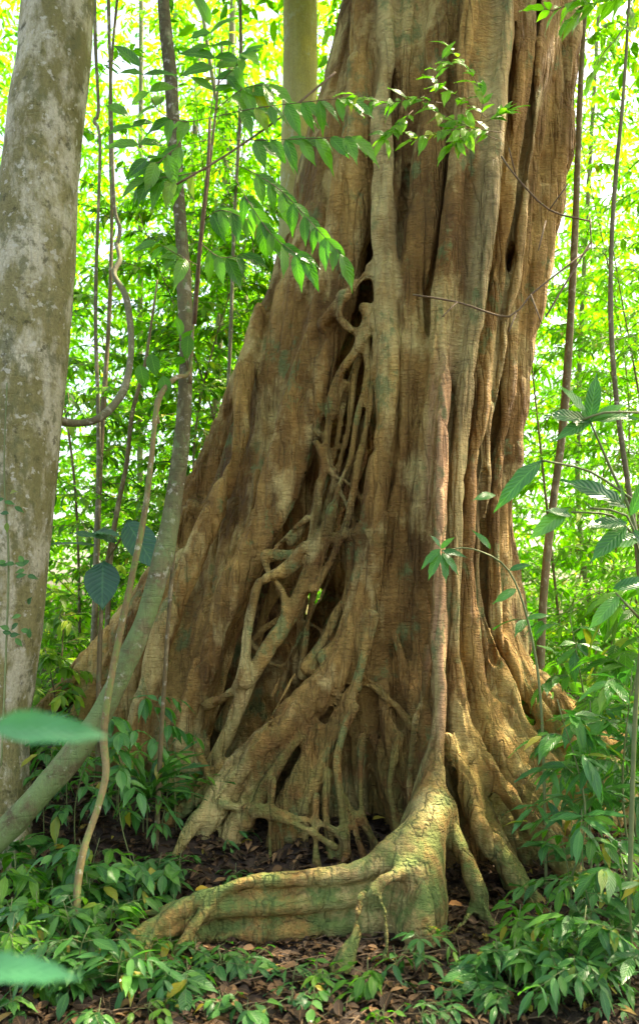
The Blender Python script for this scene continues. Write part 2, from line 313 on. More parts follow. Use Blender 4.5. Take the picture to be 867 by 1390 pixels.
# back wall
chain(t,[(600,330,6.1,70),(575,500,6.3,50),(565,700,6.35,52),(550,880,6.35,52),(520,1080,6.0,60)],.08,wob=.05)
chain(t,[(460,350,6.1,60),(420,550,6.25,45),(395,700,6.3,42),(370,850,6.3,42),(340,1050,5.9,50)],.08,wob=.05)
chain(t,[(490,300,6.05,40),(480,500,6.3,34),(470,600,6.35,34),(462,700,6.35,36),(458,775,6.35,34)],.06,wob=.04)
chain(t,[(365,560,6.2,50),(335,780,6.25,52),(300,960,6.25,55),(280,1150,5.95,60)],.08,wob=.04)
chain(t,[(470,812,6.3,15),(452,842,6.35,34),(450,870,6.35,36),(450,1000,6.05,45),(440,1150,6.05,50)],.06)
chain(t,[(512,420,6.2,26),(505,560,6.3,28),(500,720,6.3,28)],.05)
chain(t,[(520,520,5.9,14),(480,640,5.9,14),(455,720,5.9,12),(475,790,5.9,12),(425,900,5.9,12),(430,1050,5.9,20)],.05,wob=.05)
# centre columns
chain(t,[(545,-260,4.98,20),(529,-60,4.95,14),(524,60,4.88,13),(517,180,4.78,14),(520,300,4.7,18),(525,430,4.68,19),(526,560,4.66,20),(513,680,4.62,21),(499,780,4.58,23),(487,850,4.52,22),(445,925,4.46,24),(385,985,4.42,24),(325,1045,4.36,19),(285,1110,4.3,17)],.045,wob=.02,key='c1')
chain(t,[(560,-60,5.0,24),(553,60,4.95,20),(548,150,4.92,14),(541,240,4.85,11),(528,305,4.74,11)],.03)
chain(t,[(600,-260,4.9,24),(600,-60,4.88,24),(597,80,4.84,24),(587,200,4.78,26),(572,320,4.73,26),(562,430,4.7,24),(555,560,4.68,24),(550,680,4.66,25),(547,800,4.63,26),(545,900,4.6,28),(552,1000,4.56,27),(565,1100,4.5,30)],.045,wob=.025)
chain(t,[(655,-260,4.85,36),(655,-60,4.85,36),(650,80,4.82,36),(636,230,4.76,36),(620,380,4.7,36),(606,500,4.68,30),(593,620,4.65,27),(582,740,4.62,25),(577,860,4.6,25),(582,960,4.55,28),(588,1100,4.4,35)],.05,wob=.015)
chain(t,[(640,-60,4.62,10),(630,120,4.6,10),(615,260,4.56,11),(598,390,4.53,11),(585,520,4.52,10),(572,660,4.5,10),(566,800,4.5,9),(568,930,4.46,9),(560,1040,4.4,10)],.07,wob=.02)
chain(t,[(690,-260,4.75,13),(684,-60,4.75,13),(679,80,4.7,13),(667,210,4.64,13),(657,330,4.58,12),(646,430,4.55,12),(630,530,4.52,11),(620,640,4.5,10),(614,760,4.46,10),(613,880,4.4,11),(622,980,4.36,13),(650,1080,4.25,15),(690,1180,4.05,17),(720,1270,3.95,18)],.035,ys=.6,key='pale')
chain('buttress_root',[(601,460,4.62,8),(598,560,4.42,11),(594,660,4.36,11),(594,780,4.3,11),(595,880,4.2,11),(594,980,4.1,12),(587,1050,4.0,16),(577,1105,3.9,25),(565,1160,3.75,34),(560,1230,3.65,42)],.03,ys=.42,key='red')
# right columns
chain(t,[(712,-260,5.2,20),(712,-60,5.15,20),(705,100,5.08,18),(690,250,5.02,17),(672,380,4.97,15),(656,500,4.9,13),(641,620,4.86,12),(631,740,4.82,13),(632,850,4.78,14),(655,960,4.65,16),(700,1060,4.5,18),(770,1150,4.35,20)],.03,wob=.02)
chain(t,[(742,-260,5.15,12),(737,-60,5.12,12),(724,100,5.06,11),(713,220,5.0,11),(700,330,4.98,11),(680,440,4.96,11),(666,540,4.95,10),(655,640,4.95,9),(648,760,4.93,10),(655,860,4.9,13),(690,960,4.8,15),(745,1040,4.7,17),(830,1110,4.6,18)],.028,wob=.02,key='pale2')
chain(t,[(772,-260,5.4,26),(772,-60,5.4,26),(758,100,5.38,27),(738,250,5.32,27),(718,380,5.28,26),(700,480,5.28,23),(688,600,5.28,20),(676,700,5.28,18),(668,800,5.26,22),(682,880,5.2,24),(735,950,5.2,26),(815,1010,5.2,24),(900,1060,5.2,24)],.05,wob=.02,ys=.7)
chain(t,[(735,80,5.15,9),(718,300,5.1,9),(695,450,5.1,8),(680,600,5.08,8),(668,720,5.05,9),(672,830,5.0,10),(705,930,4.95,12),(760,1000,4.9,14),(850,1060,4.9,16)],.04,wob=.03)
chain(t,[(690,880,5.5,30),(650,600,5.6,40),(700,300,5.7,50)],.08)
chain('buttress_root',[(612,900,4.5,13),(622,965,4.45,13),(646,1015,4.35,13),(686,1075,4.2,14),(730,1130,4.1,16),(790,1210,4.0,18),(830,1290,3.9,20)],.035,ys=.6)
chain('buttress_root',[(608,1000,4.25,12),(632,1068,4.15,13),(650,1120,4.05,14),(692,1180,3.95,15),(728,1230,3.85,15),(760,1290,3.8,15)],.03,ys=.6)
chain('buttress_root',[(690,980,5.0,18),(770,1045,4.95,20),(860,1085,4.9,20),(960,1130,4.8,20)],.05,ys=.6)
chain('=buttress_root',[(760,1060,4.9,18),(860,1115,4.85,20),(960,1170,4.8,20)],.04)
# skirt between the buttresses so the foot is closed
chain(t,[(560,930,4.8,60),(570,1040,4.75,80),(600,1150,4.7,100)],.1)
chain(t,[(640,980,4.85,50),(680,1080,4.75,70),(720,1180,4.6,90)],.1)
chain(t,[(470,900,4.8,28),(450,990,4.75,40),(440,1060,4.75,42),(440,1110,4.75,40)],.08)
chain(t,[(420,980,4.75,20),(370,1050,4.7,30),(330,1110,4.7,34)],.06)
# root mass fanning out below the opening
for pts,k in (([(300,1040,4.5,14),(270,1075,4.42,13),(235,1110,4.35,12),(200,1150,4.3,12)],.03),([(330,1050,4.4,13),(290,1090,4.3,11),(262,1120,4.22,9),(240,1160,4.15,9)],.03),([(545,740,4.75,26),(528,830,4.68,34),(490,900,4.62,36),(440,960,4.6,34),(385,1015,4.58,30),(330,1065,4.55,26),(300,1120,4.5,22)],.06),
 ([(540,860,4.7,34),(500,960,4.66,34),(470,1050,4.64,34),(450,1180,4.6,34)],.06),([(480,940,4.66,30),(430,1020,4.62,30),(390,1100,4.6,28),(370,1180,4.55,28)],.05),
 ([(452,926,4.42,13),(375,993,4.4,15),(323,1050,4.38,16),(292,1075,4.34,14),(270,1130,4.3,14)],.03),([(411,988,4.4,12),(359,1050,4.36,12),(328,1096,4.3,12),(310,1150,4.26,12)],.025),
 ([(431,988,4.4,12),(411,1050,4.36,13),(383,1096,4.3,12),(370,1150,4.25,13)],.025),([(493,925,4.42,12),(462,968,4.4,14),(447,1019,4.37,13),(423,1075,4.32,12),(412,1150,4.28,12)],.025),
 ([(504,1000,4.5,9),(524,1061,4.42,12),(545,1118,4.36,13),(560,1190,4.3,14)],.025),([(519,931,4.46,13),(535,1009,4.42,15),(560,1071,4.36,14),(575,1150,4.3,15)],.03),
 ([(537,864,4.46,9),(560,942,4.42,11),(576,975,4.4,12),(583,1050,4.3,13)],.03)):
    chain(t,pts,k,wob=.02)
chain(t,[(487,485,4.9,9),(470,580,4.88,24),(443,680,4.86,38),(406,778,4.84,50),(362,868,4.8,50),(318,948,4.76,34),(292,995,4.74,17)],.025,ys=.5,sub=True)
chain(t,[(500,500,5.4,28),(480,640,5.5,52),(445,780,5.55,68),(400,900,5.5,72),(370,1000,5.4,50)],.05,sub=True)
chain(t,[(530,560,5.3,28),(515,720,5.3,42),(500,850,5.25,42)],.05,sub=True)
chain(t,[(484,500,5.25,26),(460,650,5.25,46),(422,780,5.2,50),(388,900,5.15,50),(355,980,5.1,40)],.05,sub=True)
for pts in ([(568,-60,4.8,5),(563,100,4.78,7),(556,200,4.72,7),(546,265,4.68,4)],[(699,-60,4.95,4),(696,60,4.9,5),(680,260,4.85,6),(664,400,4.8,6),(646,540,4.75,5),(626,700,4.72,4)],[(728,-20,5.0,4),(716,150,5.0,5),(704,280,4.95,5),(686,420,4.9,5),(668,540,4.9,4)],
 [(618,-60,4.75,3),(614,150,4.7,4),(594,330,4.66,4),(582,480,4.64,3)],[(540,330,4.6,3),(542,480,4.6,4),(536,620,4.58,4),(522,740,4.56,3)],[(660,640,4.9,4),(655,780,4.88,5),(672,900,4.8,5)],[(605,900,4.4,4),(605,980,4.3,5),(618,1060,4.2,5)],[(340,460,5.0,3),(322,600,4.95,4),(300,700,4.9,4),(262,800,4.85,4),(230,900,4.82,4)]):
    chain(t,pts,.02,ys=.3,sub=True,wob=.02)
# hollows
chain(t,[(482,432,4.62,6),(484,436,4.78,10),(488,440,5.0,12)],.02,sub=True)
chain(t,[(499,1012,4.5,3),(504,1060,4.5,8),(514,1110,4.5,13),(520,1160,4.5,17)],.02,ys=.3,sub=True)
chain(t,[(500,910,4.35,3),(497,935,4.4,5),(500,950,4.45,4)],.03,sub=True)
chain(t,[(405,1020,4.4,3),(385,1050,4.42,6),(360,1095,4.42,8),(350,1130,4.4,9)],.02,ys=.5,sub=True)
chain(t,[(470,1000,4.5,3),(474,1060,4.5,6),(478,1120,4.5,9)],.02,ys=.4,sub=True)
chain(t,[(437,1060,4.35,3),(418,1090,4.4,7),(400,1120,4.45,9)],.02,sub=True)
# opening: lattice of aerial roots
A=[([(488,470),(470,540),(455,600),(440,660),(420,700),(395,735)],4.84,4.72,5.5),([(496,600),(470,650),(452,700),(440,760),(410,800)],4.8,4.7,5),([(430,600),(450,640),(480,660),(500,690)],4.72,4.66,4.5),([(455,760),(440,800),(415,850),(392,900),(380,950)],4.82,4.7,5),([(380,800),(400,840),(430,850),(450,880)],4.84,4.76,4.5),([(340,870),(365,900),(390,905)],4.8,4.7,4),([(462,520),(449,560),(440,629),(431,670),(426,712),(417,749),(385,777)],4.78,4.6,7),
([(494,470),(482,505),(473,574),(465,611),(458,638),(445,675),(436,720)],4.8,4.7,6),
([(495,465),(500,532),(495,588),(486,638),(477,685),(463,731),(440,777),(425,800)],4.74,4.55,6.5),
([(500,500),(486,555),(477,620),(463,657),(451,703),(431,740)],4.72,4.6,6),
([(375,742),(395,722),(417,703)],4.7,4.66,3),
([(361,754),(403,752),(431,735),(477,726),(497,718)],4.68,4.58,8),
([(452,690),(443,725),(432,756),(399,824),(366,878),(337,928),(314,980),(296,1018),(278,1060),(268,1110)],4.62,4.5,13),
([(416,745),(383,774),(354,790),(345,815),(337,857),(335,894),(333,925)],4.6,4.5,9),
([(358,761),(366,782),(383,803),(387,828)],4.66,4.55,5),
([(283,957),(308,944),(331,921)],4.72,4.52,7),
([(478,730),(472,803),(453,840),(433,878),(420,905)],4.66,4.56,10),
([(490,720),(484,782),(472,820),(457,865),(436,892)],4.6,4.5,8),
([(430,775),(420,836),(412,886),(410,915)],4.75,4.65,7),
([(412,815),(405,850),(401,925)],4.85,4.75,6),
([(395,878),(384,910),(372,945)],4.7,4.6,3),

([(440,590),(452,640),(470,680),(484,720)],4.78,4.66,5),
([(410,640),(380,690),(350,740)],4.8,4.76,5),

([(325,900),(350,860),(378,840),(392,815)],4.95,4.9,5),
([(300,985),(340,900),(360,830),(390,770)],5.2,5.1,9),

([(507,836),(487,919),(470,969),(433,1045),(415,1100)],4.42,4.28,8),
([(408,1000),(383,1031),(358,1073),(335,1115)],4.36,4.25,13),
([(449,1005),(433,1052),(408,1092),(395,1130)],4.36,4.3,15),
([(480,960),(462,1005),(457,1040),(466,1110),(470,1180)],4.32,4.15,7.5),
([(492,1000),(489,1050),(490,1100),(506,1145),(510,1180)],4.3,4.2,6.5),
([(466,1080),(485,1110),(512,1145),(520,1170)],4.26,4.15,6),
([(478,1110),(486,1140),(496,1170)],4.2,4.12,4.5),
([(447,1050),(440,1100),(450,1165)],4.3,4.15,6),
([(580,880),(573,950),(564,975),(558,1035),(556,1100),(552,1170)],4.34,4.1,5),
([(300,1090),(325,1096),(360,1096),(400,1110),(434,1117),(465,1135)],4.25,4.15,7),
([(340,1102),(380,1112),(420,1128),(455,1150)],4.22,4.1,5),
([(368,1060),(366,1105),(368,1155),(366,1180)],4.22,4.15,5),
([(270,1020),(288,1065),(302,1120),(305,1150)],4.45,4.25,6.5),
([(540,1000),(528,1060),(540,1120),(552,1180)],4.36,4.15,8),
([(428,1080),(428,1130),(432,1190)],4.2,4.1,5),
([(505,930),(540,960),(560,990)],4.42,4.36,6),
([(497,720),(515,745),(524,700)],4.5,4.5,4),
([(399,915),(354,1000),(310,1062),(292,1085)],4.36,4.2,2.6),
([(462,402),(458,430),(490,455),(500,440),(493,418)],4.72,4.66,7),
([(500,440),(482,478),(458,515),(448,560)],4.7,4.76,9),
([(350,640),(340,700),(300,780)],4.95,4.9,4)]
for pts,y0,y1,r in A:
    n=len(pts); fl=([1.5]+[1]*(n-2)+[1.6]) if r<12 else ([.55,.75]+[1]*(n-3)+[1.3])
    chain('aerial_root',[(x,y,y0+(y1-y0)*i/(n-1),r*.8*fl[i]) for i,(x,y) in enumerate(pts)],.022,wob=.012)
# front buttress snaking across the foreground
FB=[(590,1100,3.85,30),(572,1130,3.72,28),(540,1152,3.62,24),(500,1178,3.55,17),(440,1190,3.5,10),(380,1193,3.47,9),(325,1199,3.44,9),(268,1222,3.4,9),(225,1248,3.34,11),(185,1272,3.28,11),(145,1298,3.22,9),(105,1325,3.17,7),(70,1350,3.12,5)]
chain('surface_root',FB,.04,key='fb')
for j,(dy,dr,dY) in enumerate(((17,0,.03),(34,2,.0),(52,1,.035),(70,3,.0),(92,4,.03))):
    chain('=surface_root',[(x-(4 if i>1 else 0),y+dy*(1 if i<5 else 1-.2*(i-4)),Y+dY,(max(10,r*.6)+dr)*(1 if i<5 else .8-.14*(i-5))) for i,(x,y,Y,r) in enumerate(FB[2:11])],.026,wob=.016)
chain('=surface_root',[(560,1170,3.75,38),(530,1220,3.65,34),(500,1250,3.6,30)],.08)
chain('surface_root',[(605,1110,3.88,16),(626,1160,3.78,13),(650,1215,3.7,11),(668,1265,3.62,11)],.05,ys=.7)
chain('surface_root',[(550,1180,3.5,13),(510,1203,3.36,9),(490,1222,3.3,9),(484,1250,3.25,8),(478,1280,3.2,11),(462,1320,3.15,15)],.04)
chain('surface_root',[(300,1215,3.42,8),(262,1262,3.32,8),(240,1300,3.25,6),(200,1340,3.15,4)],.03,wob=.02)
chain('surface_root',[(250,1235,3.36,8),(215,1238,3.42,7),(170,1240,3.5,6),(120,1232,3.6,5)],.03,wob=.02)
chain('surface_root',[(205,1262,3.3,8),(195,1300,3.2,6),(160,1345,3.1,4)],.03,wob=.02)
chain('surface_root',[(640,1230,3.7,8),(610,1270,3.5,6),(560,1290,3.35,5),(520,1300,3.3,4)],.03,wob=.02)
chain('surface_root',[(516,1196,3.4,7),(519,1230,3.3,5),(526,1262,3.25,4),(524,1300,3.2,5)],.025)
print('field',time.time()-T0)
# surface nets
def surface_nets(G):
    ins=G<0; nx,ny,nz=G.shape
    cnt=np.zeros((nx-1,ny-1,nz-1),np.uint8)
    for a in (0,1):
        for b in (0,1):
            for c in (0,1): cnt+=ins[a:nx-1+a,b:ny-1+b,c:nz-1+c]
    cells=np.argwhere((cnt>0)&(cnt<8)); del cnt
    idx=np.full((nx-1,ny-1,nz-1),-1,np.int32); idx[cells[:,0],cells[:,1],cells[:,2]]=np.arange(len(cells))
    acc=np.zeros((len(cells),3)); n=np.zeros(len(cells)); x,y,z=cells.T
    cr=[(a,b,c) for a in (0,1) for b in (0,1) for c in (0,1)]; val={k:G[x+k[0],y+k[1],z+k[2]] for k in cr}
    for k in cr:
        for ax in range(3):
            if k[ax]==0:
                k2=list(k); k2[ax]=1; k2=tuple(k2); a,b=val[k],val[k2]; m=(a<0)!=(b<0); tt=np.where(m,a/(a-b+1e-12),0)
                p=np.tile(np.array(k,float),(len(cells),1)); p[:,ax]=tt; acc[m]+=p[m]; n[m]+=1
    V=cells+acc/n[:,None]; Qs=[]
    for ax in range(3):
        sl0=[slice(1,s-1) for s in G.shape]; sl1=list(sl0); sl0[ax]=slice(0,G.shape[ax]-1); sl1[ax]=slice(1,G.shape[ax])
        A=ins[tuple(sl0)]; B=ins[tuple(sl1)]; e=np.argwhere(A!=B); off=np.ones(3,int); off[ax]=0; e=e+off
        fl=A[tuple((e-off).T)]
        u=[(1,2),(2,0),(0,1)][ax]; du=np.zeros(3,int); dv=np.zeros(3,int); du[u[0]]=1; dv[u[1]]=1
        q=np.stack([idx[tuple((e-du-dv).T)],idx[tuple((e-dv).T)],idx[tuple(e.T)],idx[tuple((e-du).T)]],1)
        q[~fl]=q[~fl][:,::-1]; Qs.append(q)
    Q=np.vstack(Qs); return V,Q[(Q>=0).all(1)]
V,Q=surface_nets(G)
ci=np.clip(np.round(V).astype(int),0,DIM-1); vid=ID[ci[:,0],ci[:,1],ci[:,2]]; V=LO+V*H; del G,ID
print('nets',len(V),len(Q),time.time()-T0)
def vnormals(V,Q):
    n=np.cross(V[Q[:,2]]-V[Q[:,0]],V[Q[:,3]]-V[Q[:,1]]); out=np.zeros_like(V)
    for a in range(3):
        for k in range(4): out[:,a]+=np.bincount(Q[:,k],n[:,a],len(V))
    return out/(np.linalg.norm(out,axis=1)[:,None]+1e-12)
def relax(V,Q,it,lam):
    E=np.vstack([Q[:,[0,1]],Q[:,[1,2]],Q[:,[2,3]],Q[:,[3,0]]]); d=np.bincount(E[:,0],minlength=len(V))+np.bincount(E[:,1],minlength=len(V))
    for _ in range(it):
        S=np.zeros_like(V)
        for a in range(3): S[:,a]=np.bincount(E[:,0],V[E[:,1],a],len(V))+np.bincount(E[:,1],V[E[:,0],a],len(V))
        V=V+lam*(S/d[:,None]-V)
    return V
V=relax(V,Q,1,.5); nm=vnormals(V,Q)
def seg_dist(V,S,ys=1.):
    V=V*np.array([1,ys,1]); S=S.copy(); S[:,1]*=ys
    d=np.full(len(V),9.)
    for i in range(len(S)-1):
        a=S[i,:3]; v=S[i+1,:3]-a; t_=np.clip(((V-a)@v)/(v@v+1e-9),0,1); d=np.minimum(d,np.linalg.norm(V-a-t_[:,None]*v,axis=1)-S[i,3])
    return d
low=SS(1.6,.4,V[:,2])
hd=seg_dist(V,CH['fb'])<.12   # horizontal root: no upright flutes there
amp=np.where(hd,.25,1.)
disp=vnoise(V,(7,7,.8),11)*.014+vnoise(V,(16,16,1.4),12)*.011+vnoise(V,(34,34,4),15)*.004
rid=np.abs(vnoise(V,(5.5,5.5,.7),31)+.35*vnoise(V,(13,13,1.6),32)); disp=disp-.022*np.exp(-(rid/.09)**2); rid=np.abs(vnoise(V,(11,11,1.3),33)); disp=disp-.010*np.exp(-(rid/.1)**2)
disp=disp*amp+vnoise(V,(5,5,4),13)*.012+vnoise(V,(14,14,11),14)*.005
small=np.isin(vid,[i for i,p in enumerate(PARTS) if p=='aerial_root']); disp=np.where(small,disp*.35,disp)
V=V+nm*disp[:,None]; nm=vnormals(V,Q)
print('winding',float((nm*(V-V.mean(0))).sum(1).mean()),nm[V[:,1]<V[:,1].min()+.1].mean(0))
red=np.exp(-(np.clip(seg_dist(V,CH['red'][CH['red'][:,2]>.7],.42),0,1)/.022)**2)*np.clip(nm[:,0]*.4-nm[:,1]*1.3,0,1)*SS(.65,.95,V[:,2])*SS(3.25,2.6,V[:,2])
pale=np.exp(-(np.clip(seg_dist(V,CH['pale'][CH['pale'][:,2]>1.3],.6),0,1)/.035)**2)*.9
pale=np.maximum(pale,.6*np.exp(-(np.clip(seg_dist(V,CH['c1'][CH['c1'][:,2]>3.2]),0,1)/.02)**2)); pale=np.maximum(pale,.5*np.exp(-(np.clip(seg_dist(V,CH['pale2'][CH['pale2'][:,2]>1.3]),0,1)/.015)**2))
moss=np.clip(SS(.75,.05,V[:,2])*SS(4.3,3.6,V[:,1])*.75+.35*SS(1.2,.3,V[:,2])+.06+.15*small,0,1)*(.5+.5*np.clip(nm[:,2]+.6,0,1))
fig=empty('strangler_fig_tree',(0.75,5.2,.2),'huge brown fluted strangler fig trunk with a hollow woven with roots, filling the centre','tree')
org=np.array([.75,5.2,.2]); fid=vid[Q[:,2]]
for pid in range(1,len(PARTS)):   # tiny loose islands of a root go back to the trunk
    fi=np.nonzero(fid==pid)[0]
    if not len(fi): continue
    f=Q[fi]; u,inv=np.unique(f,return_inverse=True); inv=inv.reshape(-1,4); lab=np.arange(len(u))
    while True:
        m_=lab[inv].min(1); nl_=lab.copy(); np.minimum.at(nl_,inv.ravel(),np.repeat(m_,4)); nl_=nl_[nl_]
        if (nl_==lab).all(): break
        lab=nl_
    fl_=lab[inv[:,0]]; vals,c_=np.unique(fl_,return_counts=True); fid[fi[fl_!=vals[c_.argmax()]]]=0
for pid,pn in enumerate(PARTS):
    f=Q[fid==pid]
    if len(f)<30: continue
    u,inv=np.unique(f,return_inverse=True); o=mesh_np(pn,V[u]-org,inv.reshape(-1,4),M['fig'],fig)
    for an,arr in (('red',red),('pale',pale),('moss',moss)):
        at=o.data.attributes.new(an,'FLOAT','POINT'); at.data.foreach_set('value',arr[u].astype(np.float32))
    o.data.normals_split_custom_set_from_vertices(nm[u].astype(np.float32))
print('fig done',time.time()-T0)
# upper trunk, limbs and crown (above the frame)
g=Geo(); U=[(1.15,5.6,6.2,.72),(1.4,5.7,7.6,.62),(1.6,5.8,9.5,.5),(1.7,6,12,.3)]
g.tube(U,28,.2,.12,3)
for a in range(9):
    az=a*2.4; z=8+a*.45; g.tube([(1.5,5.8,z,.2),(1.5+2*math.cos(az),5.8+2*math.sin(az),z+1,.13),(1.5+4.2*math.cos(az),5.8+4.2*math.sin(az),z+1.6,.05)],8,.3)
vv=np.vstack(g.V)-org; mesh_np('upper_trunk',vv,np.vstack(g.Q),M['fig'],fig)
def crown(name,parent,porg,c,rad,n,L,mat,zr):
    nc=n//14; out=[]
    th=RNG.uniform(0,2*np.pi,nc); rr=rad*np.sqrt(RNG.uniform(0,1,nc)); cc=np.stack([c[0]+rr*np.cos(th),c[1]+rr*np.sin(th),c[2]+RNG.uniform(-zr,zr,nc)],1)
    p=(cc[:,None]+RNG.normal(0,.28,(nc,14,3))).reshape(-1,3)-porg; N_=len(p); d=RNG.normal(0,1,(N_,3)); d[:,2]-=.5; nr=RNG.normal(0,.5,(N_,3)); nr[:,2]+=1
    A_=np.concatenate([p,d,nr,np.stack([RNG.uniform(.7,1.2,N_)*L,np.full(N_,.45),RNG.random(N_)],1)],1); return leaves_mesh(name,A_,mat,parent,3)
crown('crown',fig,org,(2.6,5.6,9.8),5.2,17000,.22,M['lmid'],1.6)  # unseen crown, shifted and widened sunward to shade and dapple the right roots
# ------------------------------------------------------------------ OTHER TRUNKS
def path(pts,k=1.): return [PR(*p[:3],p[3]*k) for p in pts]
g=Geo(); g.tube(path([(98,-300,4.5,46),(83,-60,4.45,46),(76,60,4.42,47),(58,200,4.4,50),(44,400,4.38,54),(28,560,4.35,55),(14,700,4.32,56),(-2,850,4.3,57),(-20,980,4.28,58),(-27,1080,4.25,64),(-30,1150,4.25,74),(-32,1230,4.25,95)]),48,.05,.06,21)
for (x,y) in ((50,1230),(-100,1240),(10,1290)): g.tube([PR(-22,1060,4.25,34),PR((x-22)/2,1150,4.15,30),PR(x,y,4.0,20)],14,.06,.1,8)
b=P(-30,1200,4.25); e=empty('smooth_bark_tree',tuple(b),'thick grey mottled lichen-spotted trunk at the left edge, cut by the frame','tree'); VV=np.vstack(g.V)
mesh_np('trunk',VV-b,np.vstack(g.Q),M['left'],e); crown('crown',e,b,(-2.6,4.6,9.5),2.4,3500,.2,M['lmid'],1.2)
g=Geo(); g.tube(path([(408,-400,8.2,24),(408,0,8.2,23),(405,200,8.2,24),(398,500,8.2,25),(392,800,8.2,27),(390,1000,8.2,34)]),28,.12,.05,23)
b=P(390,985,8.2); e=empty('lichen_tree',tuple(b),'straight pale yellow lichened trunk rising behind the fig at upper left of it','tree')
mesh_np('trunk',np.vstack(g.V)-b,np.vstack(g.Q),M['back'],e); crown('crown',e,b,(-.2,8.4,10.5),2.2,2500,.2,M['lmid'],1)
g=Geo(); g.tube(path([(214,-200,4.2,8),(222,0,4.15,9),(232,110,4.12,10),(240,240,4.1,10),(249,360,4.08,10.5),(252,470,4.05,11),(249,570,4.0,12),(240,650,3.98,13),(226,735,3.95,15),(200,830,3.9,17),(170,905,3.86,18),(140,965,3.83,18),(108,1015,3.8,19),(60,1072,3.77,20),(10,1125,3.74,21),(-60,1190,3.7,23),(-120,1240,3.68,26)],.86),28,.03,.22,31)
g2=Geo(); 
for (t_,x,y) in ((0,222,0),(1,200,-80)): g2.sprig([P(x,y,4.15),P(x-60,y-60,4.1),P(x-120,y-60,4.0)],7,.12,.42)
b=P(-110,1235,3.7); e=empty('leaning_tree',tuple(b),'slender leaning mossy tree crossing from the lower left corner and curving up','tree')
o=mesh_np('trunk',np.vstack(g.V)-b,np.vstack(g.Q),M['mossy'],e); zz=np.vstack(g.V)[:,2]
at=o.data.attributes.new('moss','FLOAT','POINT'); at.data.foreach_set('value',(SS(2.6,1.3,zz)*.95+.05).astype(np.float32)); L=np.array(g2.L); L[:,:3]-=b; leaves_mesh('foliage',L,M['lsap'],e)
def stemthing(name,paths,mat,label,cat,k=10,rough=.12,leaves=None,lm=None,sn='stem',sk=.75):
    g=Geo()
    for p in paths: g.tube(path(p,sk),k,.03,rough*1.8,int(p[0][0])%50)
    if leaves: leaves(g)
    return build_plant(name,g,mat,lm or M['lsap'],label,cat,stemname=sn)
stemthing('liana',[[(268,380,3.97,2.2),(262,450,3.97,2.6),(257,505,3.95,4),(240,512,3.9,5),(222,530,3.85,6),(212,560,3.82,6),(206,620,3.8,6),(196,700,3.76,6.5),(180,780,3.72,7),(163,860,3.7,7),(148,940,3.66,7.5),(141,1000,3.62,8),(144,1050,3.58,7.5),(132,1100,3.52,8),(115,1150,3.45,8),(106,1200,3.4,8),(104,1260,3.3,8.5),(100,1330,3.2,9)],[(218,532,3.85,4),(212,550,3.84,5),(216,575,3.83,3)]],M['liana'],'crooked tan liana stem standing in front of the leaning mossy tree','vine',sk=.66)
def lf(g):
    g.sprig([P(257,505,3.95),P(250,480,3.9),P(246,455,3.88)],2,.1,.6)
    for x,y in ((205,505),(190,520),(256,480),(222,535)): g.leaf(P(x,y-25,3.85),(R.gauss(0,.2),-.1,-1),(0,-1,.3),.12,.62)
stemthing('red_stem_sapling',[[(258,520,4.0,3),(262,440,3.98,3.2),(274,320,3.9,3.2),(284,230,3.85,3),(292,160,3.82,2.4),(302,60,3.8,2)],[(258,500,4.0,3),(246,640,4.02,3.4),(232,800,4.05,3.6),(222,950,4.1,4),(216,1060,4.15,5),(212,1150,4.2,5)]],M['stem'],'thin straight reddish stem rising beside the leaning mossy tree','sapling',8,.05,lf)
stemthing('vine',[[(158,330,5.3,4),(163,352,5.25,5),(155,372,5.2,5),(170,400,5.15,5.5),(177,440,5.1,6),(178,480,5.05,6),(170,525,5.0,6.5),(150,555,4.9,6.5),(125,572,4.8,6.5),(95,574,4.7,6.5),(70,566,4.55,7)],[(158,335,5.3,3.5),(163,310,5.3,3.5),(155,270,5.3,3),(150,100,5.3,3),(146,-60,5.3,3)]],M['grey'],'grey looping vine curving into the left trunk','vine')
def stem_label(i): return
ST=[('brown',[(165,-60,6.3,3),(150,120,6.3,3.5),(152,300,6.2,4),(148,440,6.1,5),(140,560,6.0,6),(134,680,5.9,6.5),(130,800,5.8,7),(128,930,5.7,8),(127,1060,5.6,9)],'slim upright brown sapling stem left of the liana, farther back'),
('brown',[(214,380,5.7,2),(204,450,5.65,3),(196,500,5.6,4),(180,560,5.5,5),(172,630,5.5,5.5),(160,690,5.5,6),(150,760,5.5,6),(146,880,5.5,7),(146,1040,5.5,7)],'brown sapling stem that bends right near its top, left of the liana'),
('brown',[(800,-90,5.9,5.5),(790,60,5.9,6),(784,200,5.8,7),(779,330,5.75,7.5),(772,460,5.7,8),(763,580,5.65,9),(748,700,5.6,9),(738,800,5.6,9),(733,890,5.6,10),(730,1010,5.6,11)],'straight brown sapling trunk just right of the fig'),
('grey',[(858,-80,5.2,3.5),(846,120,5.2,4),(835,240,5.2,5),(829,340,5.15,5),(829,450,5.1,5.5),(838,560,5.1,5.5),(852,660,5.05,6),(866,760,5.0,6.5),(875,900,5.0,7),(880,1090,4.95,8)],'bent grey sapling stem near the right edge'),

('grey',[(128,-60,5.8,4),(130,60,5.8,4),(134,150,5.8,4),(128,165,5.8,4),(136,200,5.8,3.5),(130,420,5.8,4),(134,640,5.8,5),(120,1050,5.7,6)],'thin crooked grey stem beside the left trunk high up'),
('grey',[(325,-60,7.2,3.5),(327,120,7.2,4),(318,300,7.2,4),(312,480,7.1,4.5),(300,700,7,5),(290,1000,6.9,6)],'thin brown stem seen between the leaning tree and the fig'),
]
